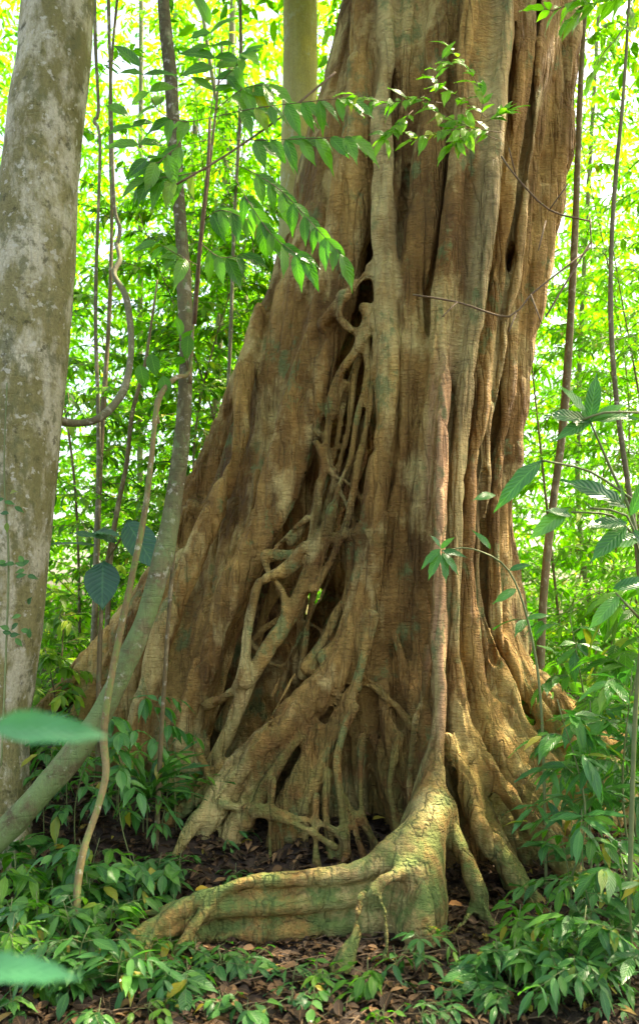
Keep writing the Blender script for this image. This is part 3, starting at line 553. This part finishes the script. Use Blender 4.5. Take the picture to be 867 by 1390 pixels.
for kd,pts,lab in ST:
    def lv(g,pts=pts):
        for q in range(7):
            i=R.randrange(0,max(1,len(pts)-3)); x,y,Y,_=pts[i]; s=R.choice((-1,1)); a=P(x,y+R.uniform(-20,60),Y)
            if s>0 and 400<x+s*80<800: s=-1
            if s<0 and 500<x-90<800 : s=1
            b=a+np.array([s*R.uniform(.2,.55),R.uniform(-.3,.3),R.uniform(0,.25)]); g.sprig([a,(a+b)/2+np.array([0,0,.05]),b],R.randrange(4,8),.11,.38)
    stemthing('sapling',[[(a_,b_,c_,d_*.8) for a_,b_,c_,d_ in pts]],M['stem'] if kd=='brown' else M['grey'],lab,'sapling',9,.1,lv,M['lbright'])
# ------------------------------------------------------------------ FOREGROUND SPRAYS
g=Geo()   # pinnate-leaved branch hanging over the left flank of the fig
for pts,n in (([(455,98,3.5),(380,160,3.45),(300,215,3.4),(240,250,3.35)],0),
 ([(285,160,3.5),(340,148,3.4),(400,140,3.35),(470,133,3.3)],7),([(300,190,3.45),(360,190,3.38),(420,188,3.32),(478,186,3.28)],7),
 ([(300,215,3.4),(345,235,3.36),(385,262,3.33),(420,300,3.3),(462,345,3.28)],8),([(310,225,3.4),(335,270,3.38),(370,320,3.35),(410,350,3.33)],6),
 ([(285,160,3.5),(250,165,3.45),(215,150,3.4),(190,90,3.38)],5),([(285,160,3.5),(292,110,3.5),(290,70,3.48),(285,35,3.45)],6),([(282,190,3.5),(240,200,3.45),(205,222,3.4),(175,160,3.4)],6),([(280,230,3.5),(235,240,3.45),(200,240,3.42)],5),
 ([(292,150,3.5),(330,120,3.45),(365,115,3.42)],4),([(290,120,3.5),(320,90,3.45),(330,75,3.4)],3),([(268,360,3.6),(240,345,3.5),(215,330,3.5)],3),
 ([(275,300,3.6),(300,285,3.5),(340,300,3.45)],4),([(272,330,3.6),(300,350,3.55),(330,345,3.5)],4)):
    if n: g.sprig([P(*p) for p in pts],n,.15,.42,.002,hang=.6,side=.6,start=.2,jit=.15,up=(0,-.9,.45))
    else: g.tube([PR(*p,1.6) for p in pts],6)
g.tube([PR(285,160,3.5,2),PR(282,230,3.5,2.4),PR(272,330,3.6,3),PR(264,440,3.75,3)],6)
build_plant('leafy_branch',g,M['twig'],M['lsap'],'leafy branch of drooping pointed green leaves reaching over the fig from the left','branch',stemname='twig',droop=.35)
g=Geo()
for pts,n in (([(800,300,3.6),(745,285,3.55),(700,240,3.5),(680,212,3.5)],0),([(790,345,3.6),(720,400,3.6),(690,430,3.6),(620,410,3.6),(560,400,3.6)],0),([(800,330,3.6),(770,380,3.6),(740,430,3.6)],0),
 ([(680,180,3.5),(640,175,3.45),(600,178,3.4),(560,190,3.38)],5),([(660,160,3.5),(620,130,3.45),(590,110,3.4),(600,80,3.38)],5),([(600,140,3.42),(560,135,3.38),(520,140,3.35),(480,128,3.3)],6),
 ([(560,150,3.4),(540,170,3.36),(520,190,3.34)],3),([(650,170,3.5),(655,140,3.45),(640,100,3.42),(610,65,3.4)],5),([(640,175,3.45),(625,190,3.42),(610,200,3.4)],3),([(660,165,3.48),(690,150,3.45)],2),([(675,190,3.5),(620,165,3.45),(590,150,3.4)],3)):
    if n: g.sprig([P(*p) for p in pts],n+5,.092,.42,.0018,hang=.1,side=.75,start=.1,jit=.38,up=(0,-.6,.7))
    else: g.tube([PR(*p,1.3) for p in pts],6)
for a,b in (((800,295),(802,335)),((802,335),(788,347)),((745,285),(770,250)),((700,240),(690,200)),((740,300),(730,340)),((720,400),(735,440)),((620,410),(600,430)),((700,425),(690,450))): g.tube([PR(*a,3.6 if a[0] in (800,802) else 3.56,1.2),PR(*b,3.6 if a[0] in (800,802) else 3.5,.9)],5)
build_plant('leafy_branch',g,M['twig'],M['lbright'],'bare twig with bright small-leaved tip hanging in front of the upper fig trunk','branch',stemname='twig')
g=Geo()
for pts,n in (([(830,-40,3.2),(790,-5,3.2),(750,15,3.2),(738,12,3.2)],5),([(800,-30,3.2),(790,10,3.2),(770,30,3.15)],4),([(867,-20,3.2),(830,0,3.2),(790,5,3.2)],5),([(867,-20,3.2),(845,40,3.2),(820,70,3.2),(800,105,3.2)],5)): g.sprig([P(*p) for p in pts],n,.1,.42,.002,hang=.1)
build_plant('leafy_branch',g,M['twig'],M['lbright'],'leafy twig dipping into the top right corner beside the fig','branch',stemname='twig')
g=Geo()
for pts,n in (([(867,560,2.9),(820,560,2.9),(790,570,2.9)],0),([(900,800,3.0),(870,760,3.0),(850,700,2.95),(800,690,2.95)],0)): g.tube([PR(*p,1.6) for p in pts],6)
def bigleaf(g,a,b,Y,w=.34,nrm=(0,-.5,.9),Y2=None):
    p=P(*a,Y); q=P(*b,Y2 if Y2 else Y-.05); d=q-p; g.leaf(p,d/np.linalg.norm(d),nrm,np.linalg.norm(d),w)
for a,b,w in (((800,572),(768,520),.34),((800,572),(810,505),.34),((800,572),(745,555),.4),((800,572),(755,590),.36),((800,572),(850,540),.3),((800,572),(867,555),.3),
 ((735,625),(670,680),.3),((672,672),(645,672),.4),((850,690),(775,640),.3),((855,700),(880,640),.32),((850,710),(790,712),.34),((850,715),(800,760),.36),((860,720),(900,770),.36),((840,690),(850,660),.5),((870,730),(815,735),.4),((770,690),(720,730),.34),((775,700),(740,690),.34),((830,800),(890,780),.36),((840,810),(800,850),.34)): bigleaf(g,a,b,2.95,w,(R.gauss(0,.3),-.9,.6))
g.tube([PR(735,625,2.95,1.4),PR(800,640,3,1.6),PR(860,680,3,2)],6); g.tube([PR(800,572,2.95,1.4),PR(830,640,3,2),PR(862,720,3,2.4),PR(870,850,3,3),PR(860,1000,3.05,3.2),PR(850,1350,3.05,3.6)],7)
g.tube([PR(775,695,2.95,1.2),PR(830,700,3,1.6),PR(862,730,3,2)],6); g.tube([PR(835,805,2.95,1.2),PR(868,840,3,2)],6)
build_plant('broad_leaf_sapling',g,M['gstem'],M['lcool'],'sapling with broad glossy blue-green leaves at the right edge','sapling',n=8,droop=.2)
g=Geo()
for a,b,w in (((598,745),(570,765),.35),((598,745),(590,725),.35),((600,748),(632,750),.34),((600,750),(625,775),.34),((600,750),(608,790),.32),((597,750),(580,785),.34),((598,745),(612,728),.4)): bigleaf(g,a,b,4.05,w,(R.gauss(0,.3),-.9,.6))
g.tube([PR(599,748,4.05,1.1),PR(640,745,4.1,1.1),PR(690,775,4.2,1.3),PR(720,860,4.2,1.6),PR(735,980,4.1,2),PR(742,1260,4.0,2.5)],6)
for a,b,w in (((665,745),(650,720),.3),((690,775),(720,760),.3),((700,800),(670,815),.34),((715,840),(745,830),.34)): bigleaf(g,a,b,4.1,w,(R.gauss(0,.3),-.9,.6))
build_plant('seedling',g,M['gstem'],M['lcool'],'arching thin stem holding a star of small blue-green leaves before the trunk','seedling',n=7)
# big pleated leaves at left
e=empty('pleated_leaf_plant',tuple(P(133,1060,4.6)),'plant with four huge pleated dark leaves behind the liana','plant'); b=P(133,1060,4.6)
g=Geo(); g.tube(path([(133,1060,4.6,4),(135,900,4.6,3.5),(140,800,4.6,3),(150,735,4.6,2)]),7); g.tube(path([(145,760,4.6,1.5),(165,730,4.6,1.5),(172,710,4.58,1.5)]),6)
mesh_np('stem',np.vstack(g.V)-b,np.vstack(g.Q),M['stem'],e)
M['lplea']=leafmat('pleated_leaf',(.02,.09,.05),(.03,.12,.06),(.05,.16,.05),.3,.5,True,1.5,.3)
for a,c,w,nr in (((140,762),(138,822),.72,(.1,-1,.2)),((172,708),(212,768),.55,(.3,-1,.4)),((130,740),(65,735),.32,(0,-.3,1)),((128,722),(160,720),.4,(0,-.5,.8)),((160,735),(100,718),.34,(0,-.6,.8))):
    p=P(*a,4.55); q=P(*c,4.42); d=q-p; leaves_mesh('leaf',[(*(p-b),*(d/np.linalg.norm(d)),*nr,np.linalg.norm(d)*1.05,w,.4)],M['lplea'],e,12,.15,.12)
# two near out-of-focus leaves
def nearleaf(pts,L,label,a,c,Y,w,nr):
    g=Geo(); g.tube([PR(*p) for p in pts],6); bigleaf(g,a,c,Y,w,nr,Y*.97); build_plant('seedling_leaf',g,M['gstem'],M['lnear'],label,'leaf',n=12,droop=.22,fold=.45,folname='blade')
nearleaf([(-160,1700,.8,2),(-120,1300,.75,1.6),(-60,1000,.7,1.4),(-12,986,.68,1.2)],0,'large blurred pale green leaf close to the camera at the left edge',(-14,986),(136,988),.68,.29,(0,-.9,.45))
nearleaf([(-100,1800,.8,3),(-60,1500,.75,2.5),(-40,1320,.7,2)],0,'blurred green leaf close to the camera in the bottom left corner',(-60,1322),(100,1308),.66,.28,(0,-.5,.8))
# ------------------------------------------------------------------ generic shrub generator
def shrub(base,h,spread,nb,nl,L,w=.38,lean=(0,0),r=.006,tmin=.25,hang=.3,sec=0,k=6,flat=0):
    g=Geo(); base=np.array(base,float); top=base+np.array([lean[0],lean[1],h]); top=top+np.array([R.gauss(0,.09*h),R.gauss(0,.05*h),0]); mid=(base+top)/2+np.array([R.gauss(0,.07*h),R.gauss(0,.06*h),0])
    pts=[(*(base-np.array([0,0,.04])),r*1.3),(*mid,r),(*top,r*.4)]; S=g.tube(pts,k,.1); m=len(S)
    az=R.random()*6.28
    for i in range(nb):
        t=tmin+(1-tmin)*(i+.7)/nb; p=S[min(m-1,int(t*(m-1))),:3]; az+=2.4+R.gauss(0,.3); ln=spread*(1.15-.65*t)*R.uniform(.6,1.2)
        d=np.array([math.cos(az),math.sin(az),0.]); q=p+d*ln*.55+np.array([0,0,ln*R.uniform(.1,.35)]); e=p+d*ln+np.array([R.gauss(0,.05),R.gauss(0,.05),ln*R.uniform(-.15,.35)])
        g.sprig([p,q,e],nl,L,w,max(.0012,r*.3),hang,.85,start=.2)
        for j in range(sec):
            f=R.uniform(.25,.85); s0=p+(e-p)*f+np.array([0,0,ln*.1]); a2=az+R.choice((-1,1))*R.uniform(.5,1.1); d2=np.array([math.cos(a2),math.sin(a2),R.uniform(-.3,.3)])
            g.sprig([s0,s0+d2*ln*.25+np.array([0,0,.02]),s0+d2*ln*.5],max(3,nl-2),L,w,max(.001,r*.22),hang,.85,start=.1)
    return g
def gpoint(px,Y,dz=0):
    x=(px-433.5)/F*Y; return (x,Y,float(ground_z(np.array([x]),np.array([Y]))[0])+dz)
def plant(px,Y,h,spread,nb,nl,L,key,lm='ldark',name='seedling',cat='seedling',n=6,sm='gstem',**kw):
    if name=='seedling':
        L*=R.uniform(.65,1.1); kw['w']=kw.get('w',.4)*R.uniform(.7,1.2); lm=R.choice((lm,lm,'lcool','ldark','lsap'))
    b=gpoint(px,Y); g=shrub(b,h,spread,nb,nl,L,**kw); e=build_plant(name,g,M[sm],M[lm],None,cat,n=n,base=np.array(b)); row(key,e,px); return e
# ground level seedlings: px, depth, height
for px,Y,h in ((15,3.35,.22),(48,3.2,.3),(75,3.5,.25),(100,3.25,.28),(125,3.5,.26),(60,3.75,.22),(20,3.05,.2),(118,3.05,.18),(90,3.0,.14)):
    plant(px,Y,h,.17,6,2,.12,'dark green seedlings crowding the lower left corner',w=.42,r=.003,tmin=.45)
for px,Y,h in ((188,3.62,.24),(215,3.85,.22),(178,3.7,.3),(250,3.9,.2)):
    plant(px,Y,h,.16,6,2,.12,'leafy seedlings left of the snaking root',w=.42,r=.003,tmin=.45,lm='lcool' if px in(225,205) else 'ldark')
for px,Y,h in ((95,4.3,.45),(125,4.5,.55),(160,4.35,.5),(195,4.25,.55),(240,4.3,.5),(262,4.45,.3)):
    plant(px,Y,h,.22,6,3,.11,'small plants under the leaning mossy trunk',w=.4,r=.003,tmin=.3)
for px,Y,h in ((505,3.0,.14),(540,3.05,.16),(575,3.12,.2),(610,3.2,.2),(395,3.02,.12),(430,3.05,.10),(290,3.15,.12)):
    plant(px,Y,h,.11,5,1,.09,'tiny seedlings in front of the snaking root',w=.4,r=.0022,tmin=.5)
for px,Y,h in ((318,4.25,.16),(322,3.95,.12),(215,4.15,.3),(355,3.8,.1)):
    plant(px,Y,h,.12,5,1,.09,'small seedlings on the litter behind the snaking root',w=.4,r=.0022,tmin=.5)
for px,Y,h,s in ((640,3.1,.12,.12),(668,3.0,.2,.15),(705,3.2,.25,.16),(740,3.1,.3,.2),(770,3.4,.5,.22),(790,3.1,.4,.25),(820,3.3,.6,.28),(850,3.1,.45,.25),(690,3.0,.2,.16),(750,2.95,.22,.18),(830,2.95,.25,.2)):
    plant(px,Y,h,s,7,3,.12,'leafy plants crowding the lower right corner',w=.36,r=.0035,tmin=.3,lm=R.choice(('ldark','lcool')))
for px,Y,h,s in ((733,3.45,1.08,.26),(805,3.6,1.05,.36),(850,3.7,1.15,.42),(880,3.4,1.2,.36)):
    plant(px,Y,h,s,9,4,.16,'tall leafy saplings before the fig\'s right roots',w=.27,r=.005,tmin=.45,lm='lcool',name='sapling',cat='sapling',hang=.2)
for px,Y,h in ((30,3.6,.35),(88,3.8,.35),(140,3.75,.35),(150,3.75,.25),(5,3.9,.3),(110,3.6,.4)):
    plant(px,Y,h,.2,8,3,.14,'taller seedlings beside the foot of the left trunk',w=.42,r=.003,tmin=.35,lm='lcool')
for px,Y,h,s in ((790,2.9,.35,.25),(850,2.9,.55,.28),(820,3.9,.6,.3),(865,4.2,.9,.35)):
    plant(px,Y,h,s,9,4,.15,'broad leafy plants in the lower right',w=.34,r=.004,tmin=.35,lm='lcool')
for px,Y,h in ((228,3.3,.14),(262,3.22,.12),(205,3.2,.16),(300,3.12,.1),(240,3.55,.16),(170,3.15,.2),(335,3.18,.1)):
    plant(px,Y,h,.11,5,2,.09,'small seedlings around the left tip of the root',w=.42,r=.002,tmin=.45)
for px,Y,h in ((25,2.95,.3),(70,2.9,.25),(120,2.95,.28),(165,2.9,.2),(210,2.95,.16),(0,3.15,.3),(95,3.1,.3),(150,3.3,.25),(250,3.0,.13)):
    plant(px,Y,h,.16,7,3,.11,'dense dark seedlings at the bottom left',w=.4,r=.0028,tmin=.35)
for i in range(24):
    px=30+i*35+R.uniform(-20,20); Y=R.uniform(2.7,3.05)
    plant(px,Y,R.uniform(.06,.14),.08,5,1,R.uniform(.05,.08),'tiny plants sprouting from the litter at the bottom',w=.45,r=.0018,tmin=.5,lm=R.choice(('ldark','lcool','lsap')))
for px,Y,h,s,L_ in ((795,4.4,1.35,.4,.17),(850,4.1,1.7,.45,.2),(880,3.8,1.75,.4,.2),(825,4.7,1.5,.45,.16),(765,5.0,1.1,.4,.14)):
    plant(px,Y,h,s,13,3,L_,'large-leaved saplings standing right of the fig',w=.4,r=.006,tmin=.35,lm=R.choice(('lcool','ldark','lsap')),name='sapling',cat='sapling',hang=.3)
for px,Y,h,s in ((190,3.95,.85,.16),(105,4.0,.9,.2),(218,4.3,.8,.2),(60,4.25,.6,.2)):
    plant(px,Y,h,s,8,2,.13,'slender saplings beside the leaning mossy trunk',w=.42,r=.003,tmin=.4,lm='lcool',name='sapling',cat='sapling',hang=.5)
# grass-like palm seedlings
def palm(px,Y,h,label):
    b=np.array(gpoint(px,Y)); g=Geo()
    g.tube([(*b,.004),(*(b+np.array([0,0,h*.45])),.003)],6)
    for i in range(7):
        az=i*2.4; d=np.array([math.cos(az),math.sin(az),.9+R.random()]); d/=np.linalg.norm(d)
        for j in range(6):
            d2=d+np.array([R.gauss(0,.35),R.gauss(0,.35),0]); g.leaf(b+np.array([0,0,h*.45]),d2/np.linalg.norm(d2),(0,0,1),h*R.uniform(.5,.8),.06)
    build_plant('palm_seedling',g,M['gstem'],M['ldark'],label,'palm seedling',n=8,droop=.7,base=b)
palm(200,4.2,.55,'grassy palm seedling with arching thin leaflets under the leaning mossy trunk'); palm(40,4.7,.5,'grassy palm seedling behind the base of the left trunk')
# creeper leaves on left trunk
g=Geo(); S=g.tube(path([(2,1040,3.72,1.5),(8,900,3.9,1.5),(12,760,4.02,1.5),(6,640,4.07,1.2),(10,520,4.1,1)]),5)
for i in range(24):
    x=R.uniform(0,42) ; y=R.choice((R.uniform(660,700),R.uniform(760,800),R.uniform(820,880),R.uniform(700,880))); Y=4.02-.12*SS(700,900,y); g.leaf(P(x,y,Y),(R.gauss(0,1),-.15,R.gauss(0,.4)),(0,-1,.5),.055,.55)
build_plant('creeper',g,M['gstem'],M['ldark'],'small-leaved creeper climbing the left mottled trunk','creeper',n=5)
# mid distance shrubs
k='bushy shrubs growing behind the left trunk and the fig'
for px,Y,h,s in ((95,6.0,1.0,.5),(165,6.3,1.1,.55),(205,6.8,1.3,.6),(70,5.3,.8,.4),(120,7.2,1.5,.6),(215,7.6,1.6,.6),(245,7.0,1.6,.5)):
    plant(px,Y,h,s,14,5,.12,k,lm='lmid',name='shrub',cat='shrub',n=4,sec=2,r=.008,sm='stem',tmin=.12)
k='yellow-green shrubs growing right of the fig'
for px,Y,h,s in ((715,6.4,.9,.5),(760,5.6,.9,.5),(810,5.9,1.1,.6),(850,6.2,1.3,.6),(790,7.0,1.5,.6),(735,7.4,1.7,.6),(860,7.3,1.8,.7),(700,8,1.8,.6)):
    plant(px,Y,h,s,14,5,.13,k,lm='lbright' if Y>6 else 'lmid',name='shrub',cat='shrub',n=4,sec=2,r=.008,sm='stem',tmin=.12)
# understory trees
k='slim leafy trees in the wood left of the fig'
for px,Y,h,s in ((110,7.5,4.6,1.2),(160,8.3,5.6,1.2),(215,7.8,5.0,1.1),(275,8.6,5.4,1.1),(330,8.0,5.0,1.0),(185,10.2,7.5,1.6),(300,10.5,8.0,1.6),(240,12,9.0,1.8)):
    plant(px,Y,h,s,34,7,.15,k,lm='lmid',name='understory_tree',cat='tree',n=3,sec=3,r=.013,sm='stem',tmin=.12)
k='slim leafy trees in the wood right of the fig'
for px,Y,h,s in ((775,7.8,4.5,1.0),(835,8.4,5.8,1.2),(880,7.6,4.6,1.2),(800,10.5,7.8,1.6),(860,11.5,8.5,1.7),(750,12,7,1.5)):
    plant(px,Y,h,s,34,7,.15,k,lm='lbright',name='understory_tree',cat='tree',n=3,sec=3,r=.013,sm='stem',tmin=.12,w=.3)
print('plants',time.time()-T0)
# far wood
def wood(name,label,n,x0,x1,y0,y1,z0,z1,L,mat,sd):
    rg=np.random.default_rng(sd); nc=n//9; c=np.stack([rg.uniform(x0,x1,nc),rg.uniform(y0,y1,nc),rg.uniform(z0,z1,nc)],1)
    c[:,2]=z0+(z1-z0)*rg.random(nc)**1.25
    dn=vnoise(c,(.55,.55,.7),sd)+.45*vnoise(c,(1.6,1.6,1.8),sd+1); c=c[dn>-.45+.55*SS(.3,.7,(c[:,2]-1.5)/c[:,1])*SS(1.,3.,np.abs(c[:,0]/c[:,1]*10))]; nc=len(c)
    c[:,2]+=ground_z(c[:,0],c[:,1])
    az=rg.uniform(0,6.28,nc); ax=np.stack([np.cos(az),np.sin(az),rg.uniform(-.5,.3,nc)],1); sd_=np.stack([-np.sin(az),np.cos(az),np.zeros(nc)],1)
    i=np.arange(9); al=(i//2)*L*.42; sg=np.where(i%2==0,1,-1); sg[8]=0
    p=c[:,None]+ax[:,None]*al[None,:,None]; d=ax[:,None]*.6+sd_[:,None]*sg[None,:,None]+rg.normal(0,.25,(nc,9,3)); d[...,2]-=.3
    nr=rg.normal(0,.4,(nc,9,3)); nr[...,2]+=.9; clr=np.repeat(np.clip(rg.normal(.5,.25,nc)+.25*vnoise(c,(.4,.4,.4),sd+2),0,1),9)
    A_=np.concatenate([p.reshape(-1,3),d.reshape(-1,3),nr.reshape(-1,3),np.stack([rg.uniform(.75,1.2,nc*9)*L,np.full(nc*9,.4),np.clip(clr+rg.normal(0,.1,nc*9),0,1)],1)],1)
    o=leaves_mesh(name,A_,mat,None,2); tag(o,label,'foliage',kind='stuff'); return o
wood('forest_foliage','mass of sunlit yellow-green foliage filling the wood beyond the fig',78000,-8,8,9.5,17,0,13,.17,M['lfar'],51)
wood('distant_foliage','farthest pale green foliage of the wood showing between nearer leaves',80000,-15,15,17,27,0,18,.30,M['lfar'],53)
wood('undergrowth','low green undergrowth covering the forest floor behind the trees',22000,-6,7,6.6,12,0,1.0,.12,M['lmid'],57)
# far trunks
for i,(px,Y,r) in enumerate(((345,12,5),(290,14,9),(195,13,6),(815,13,5),(250,16,8))):
    b=np.array(gpoint(px,Y)); r*=.7; g=Geo(); g.tube([(*b,r/F*Y*1.3),(b[0]+R.gauss(0,.2),b[1],4,r/F*Y),(b[0]+R.gauss(0,.4),b[1],13,r/F*Y*.7)],10,.2,.08,i)
    for q in range(6):
        z=R.uniform(4,12); a=np.array([b[0],b[1],z]); az=R.random()*6.28; g.sprig([a,a+np.array([math.cos(az)*.6,math.sin(az)*.6,.3]),a+np.array([math.cos(az)*1.3,math.sin(az)*1.3,.4])],7,.2)
    e=build_plant('distant_tree',g,M['grey'],M['lfar'],None,'tree',stemname='trunk',n=3,base=b); row('thin grey trunks standing far back in the wood',e,px)
# ------------------------------------------------------------------ GROUND
def grid(name,xs,ys,mat,label):
    X,Y=np.meshgrid(xs,ys,indexing='ij'); Z=ground_z(X,Y); V=np.stack([X,Y,Z],-1).reshape(-1,3); m=len(ys)
    i,j=np.meshgrid(np.arange(len(xs)-1),np.arange(m-1),indexing='ij'); a=(i*m+j).ravel(); o=mesh_np(name,V,np.stack([a,a+m,a+m+1,a+1],1),mat); return tag(o,label,'ground',kind='structure')
def cat(*a): return np.unique(np.concatenate(a))
xs=cat(np.linspace(-60,-4,30),np.arange(-4,4,.04),np.linspace(4,60,30)); ys=cat(np.linspace(-6,2,12),np.arange(2,8,.04),np.linspace(8,90,60))
grid('ground',xs,ys,M['soil'],'dark brown forest floor soil')
# leaf litter (uncountable) and twigs
def litter(n,x0,x1,y0,y1,L,mat,name,label,seed,cut=0):
    rg=np.random.default_rng(seed); x=rg.uniform(x0,x1,n); y=rg.uniform(y0,y1,n); z=ground_z(x,y)+rg.uniform(.004,.03,n); az=rg.uniform(0,6.28,n)
    d=np.stack([np.cos(az),np.sin(az),rg.normal(0,.25,n)],1); nr=np.stack([rg.normal(0,.35,n),rg.normal(0,.35,n),np.ones(n)],1)
    A_=np.concatenate([np.stack([x,y,z],1),d,nr,np.stack([rg.uniform(.5,1.2,n)*L,rg.uniform(.35,.6,n),rg.random(n)**1.7],1)],1)
    A_[:,9]*=rg.uniform(.4,1.3,n); A_[:,11]**=1.5; o=leaves_mesh(name,A_,mat,None,4,.5,.3); tag(o,label,'leaf litter',kind='stuff')
litter(26000,-2.3,2.5,2.2,5.4,.075,M['litter'],'leaf_litter','brown fallen leaf litter covering the soil around the roots',61)
g=Geo()
for i in range(520):
    x=R.uniform(-2,2.2); y=R.uniform(2.4,5); z=float(ground_z(np.array([x]),np.array([y]))[0])+.012; az=R.random()*3.14; l=R.choice((.08,.15,.25,.45))*R.uniform(.7,1.3); q=R.gauss(0,.03)
    g.tube([(x,y,z,.003),(x+math.cos(az)*l*.5+q,y+math.sin(az)*l*.5,z+.015,.003),(x+math.cos(az)*l,y+math.sin(az)*l,z+.005,.002)],5)
o=mesh_np('twig_litter',np.vstack(g.V),np.vstack(g.Q),M['twig']); tag(o,'small dry twigs scattered over the leaf litter','twigs',kind='stuff')
def stand(x,y): return None
FL=[((435,1238),.5,'orange','orange-brown fallen leaf before the snaking root','o'),((356,1270),3.1,'orange','curled orange fallen leaf at the foot of the snaking root, left one','o'),((608,1228),0,'orange','large orange-brown dead leaf right of the mossy root foot','o'),((590,1222),1,'orange','brown fallen leaf touching the larger dead leaf by the root foot','o'),((208,1190),1.4,'yellow','bright yellow leaf on the seedlings at left','y'),((265,1205),.3,'yellow','yellow fallen leaf at the left tip of the snaking root','y'),((312,1090),.8,'orange','small orange leaf lying by the fig roots at left','o'),((404,1152),2.8,'orange','orange fallen leaf on the litter under the fig roots','o'),((415,1172),.2,'yellow','yellow fallen leaf behind the crest of the snaking root','y'),((355,1176),.9,'yellow','small yellow-green fallen leaf on the dark litter','y')]
for (px,py),az,mt,lab,_ in FL:
    Y=3.3
    for _i in range(30):
        x=(px-433.5)/F*Y; zg=float(ground_z(np.array([x]),np.array([Y]))[0])+.03; Y=max(2.5,(CZ-zg)*F/(py-HY))
    x=(px-433.5)/F*Y; zg=float(ground_z(np.array([x]),np.array([Y]))[0])+.02
    o=leaves_mesh('fallen_leaf',[(0,0,0,math.cos(az),math.sin(az),.15,0.1,-.3,1,.085,.55,.5)],M[mt],None,8,.5,.3); o.location=(x,Y,zg+.01); tag(o,lab,'fallen leaf','fallen leaves on the forest floor')
finish_rows()
# ------------------------------------------------------------------ LIGHT
w=bpy.data.worlds.new('World'); sc.world=w; w.use_nodes=True; nt=w.node_tree; bg=nt.nodes['Background']; sky=nt.nodes.new('ShaderNodeTexSky'); sky.sky_type='NISHITA'; sky.sun_disc=False
EL=math.radians(58); AZ=math.radians(62)   # azimuth clockwise from +Y: sun high, to the right and a little behind the fig
sky.sun_elevation=EL; sky.sun_rotation=AZ; sky.dust_density=4; sky.air_density=1; sky.ozone_density=.5; nt.links.new(sky.outputs[0],bg.inputs[0]); bg.inputs[1].default_value=.15
s=bpy.data.lights.new('sun','SUN'); s.energy=5; s.angle=math.radians(.6); s.color=(1,.94,.82); so=bpy.data.objects.new('sun',s); C.objects.link(so)
from mathutils import Vector
dv=Vector((math.sin(AZ)*math.cos(EL),math.cos(AZ)*math.cos(EL),math.sin(EL))); so.rotation_euler=dv.to_track_quat('Z','Y').to_euler(); so.location=(6,4,12)
cam=bpy.data.cameras.new('camera'); co=bpy.data.objects.new('camera',cam); C.objects.link(co); co.location=(0,0,CZ); co.rotation_euler=(math.radians(90),0,0)
cam.sensor_fit='VERTICAL'; cam.sensor_height=36; cam.sensor_width=36; cam.lens=36*F/1390; cam.shift_y=(HY-695)/1390; cam.clip_end=400; cam.clip_start=.05
cam.dof.use_dof=True; cam.dof.focus_distance=4.4; cam.dof.aperture_fstop=2.8
sc.camera=co
sc.render.engine='CYCLES'
sc.cycles.max_bounces=8; sc.cycles.diffuse_bounces=4; sc.cycles.transmission_bounces=6
sc.view_settings.view_transform='Standard'; sc.view_settings.look='None'; sc.view_settings.exposure=2.2
sc.view_settings.use_white_balance=True; sc.view_settings.white_balance_temperature=7900; sc.view_settings.white_balance_tint=10
print('done',time.time()-T0)
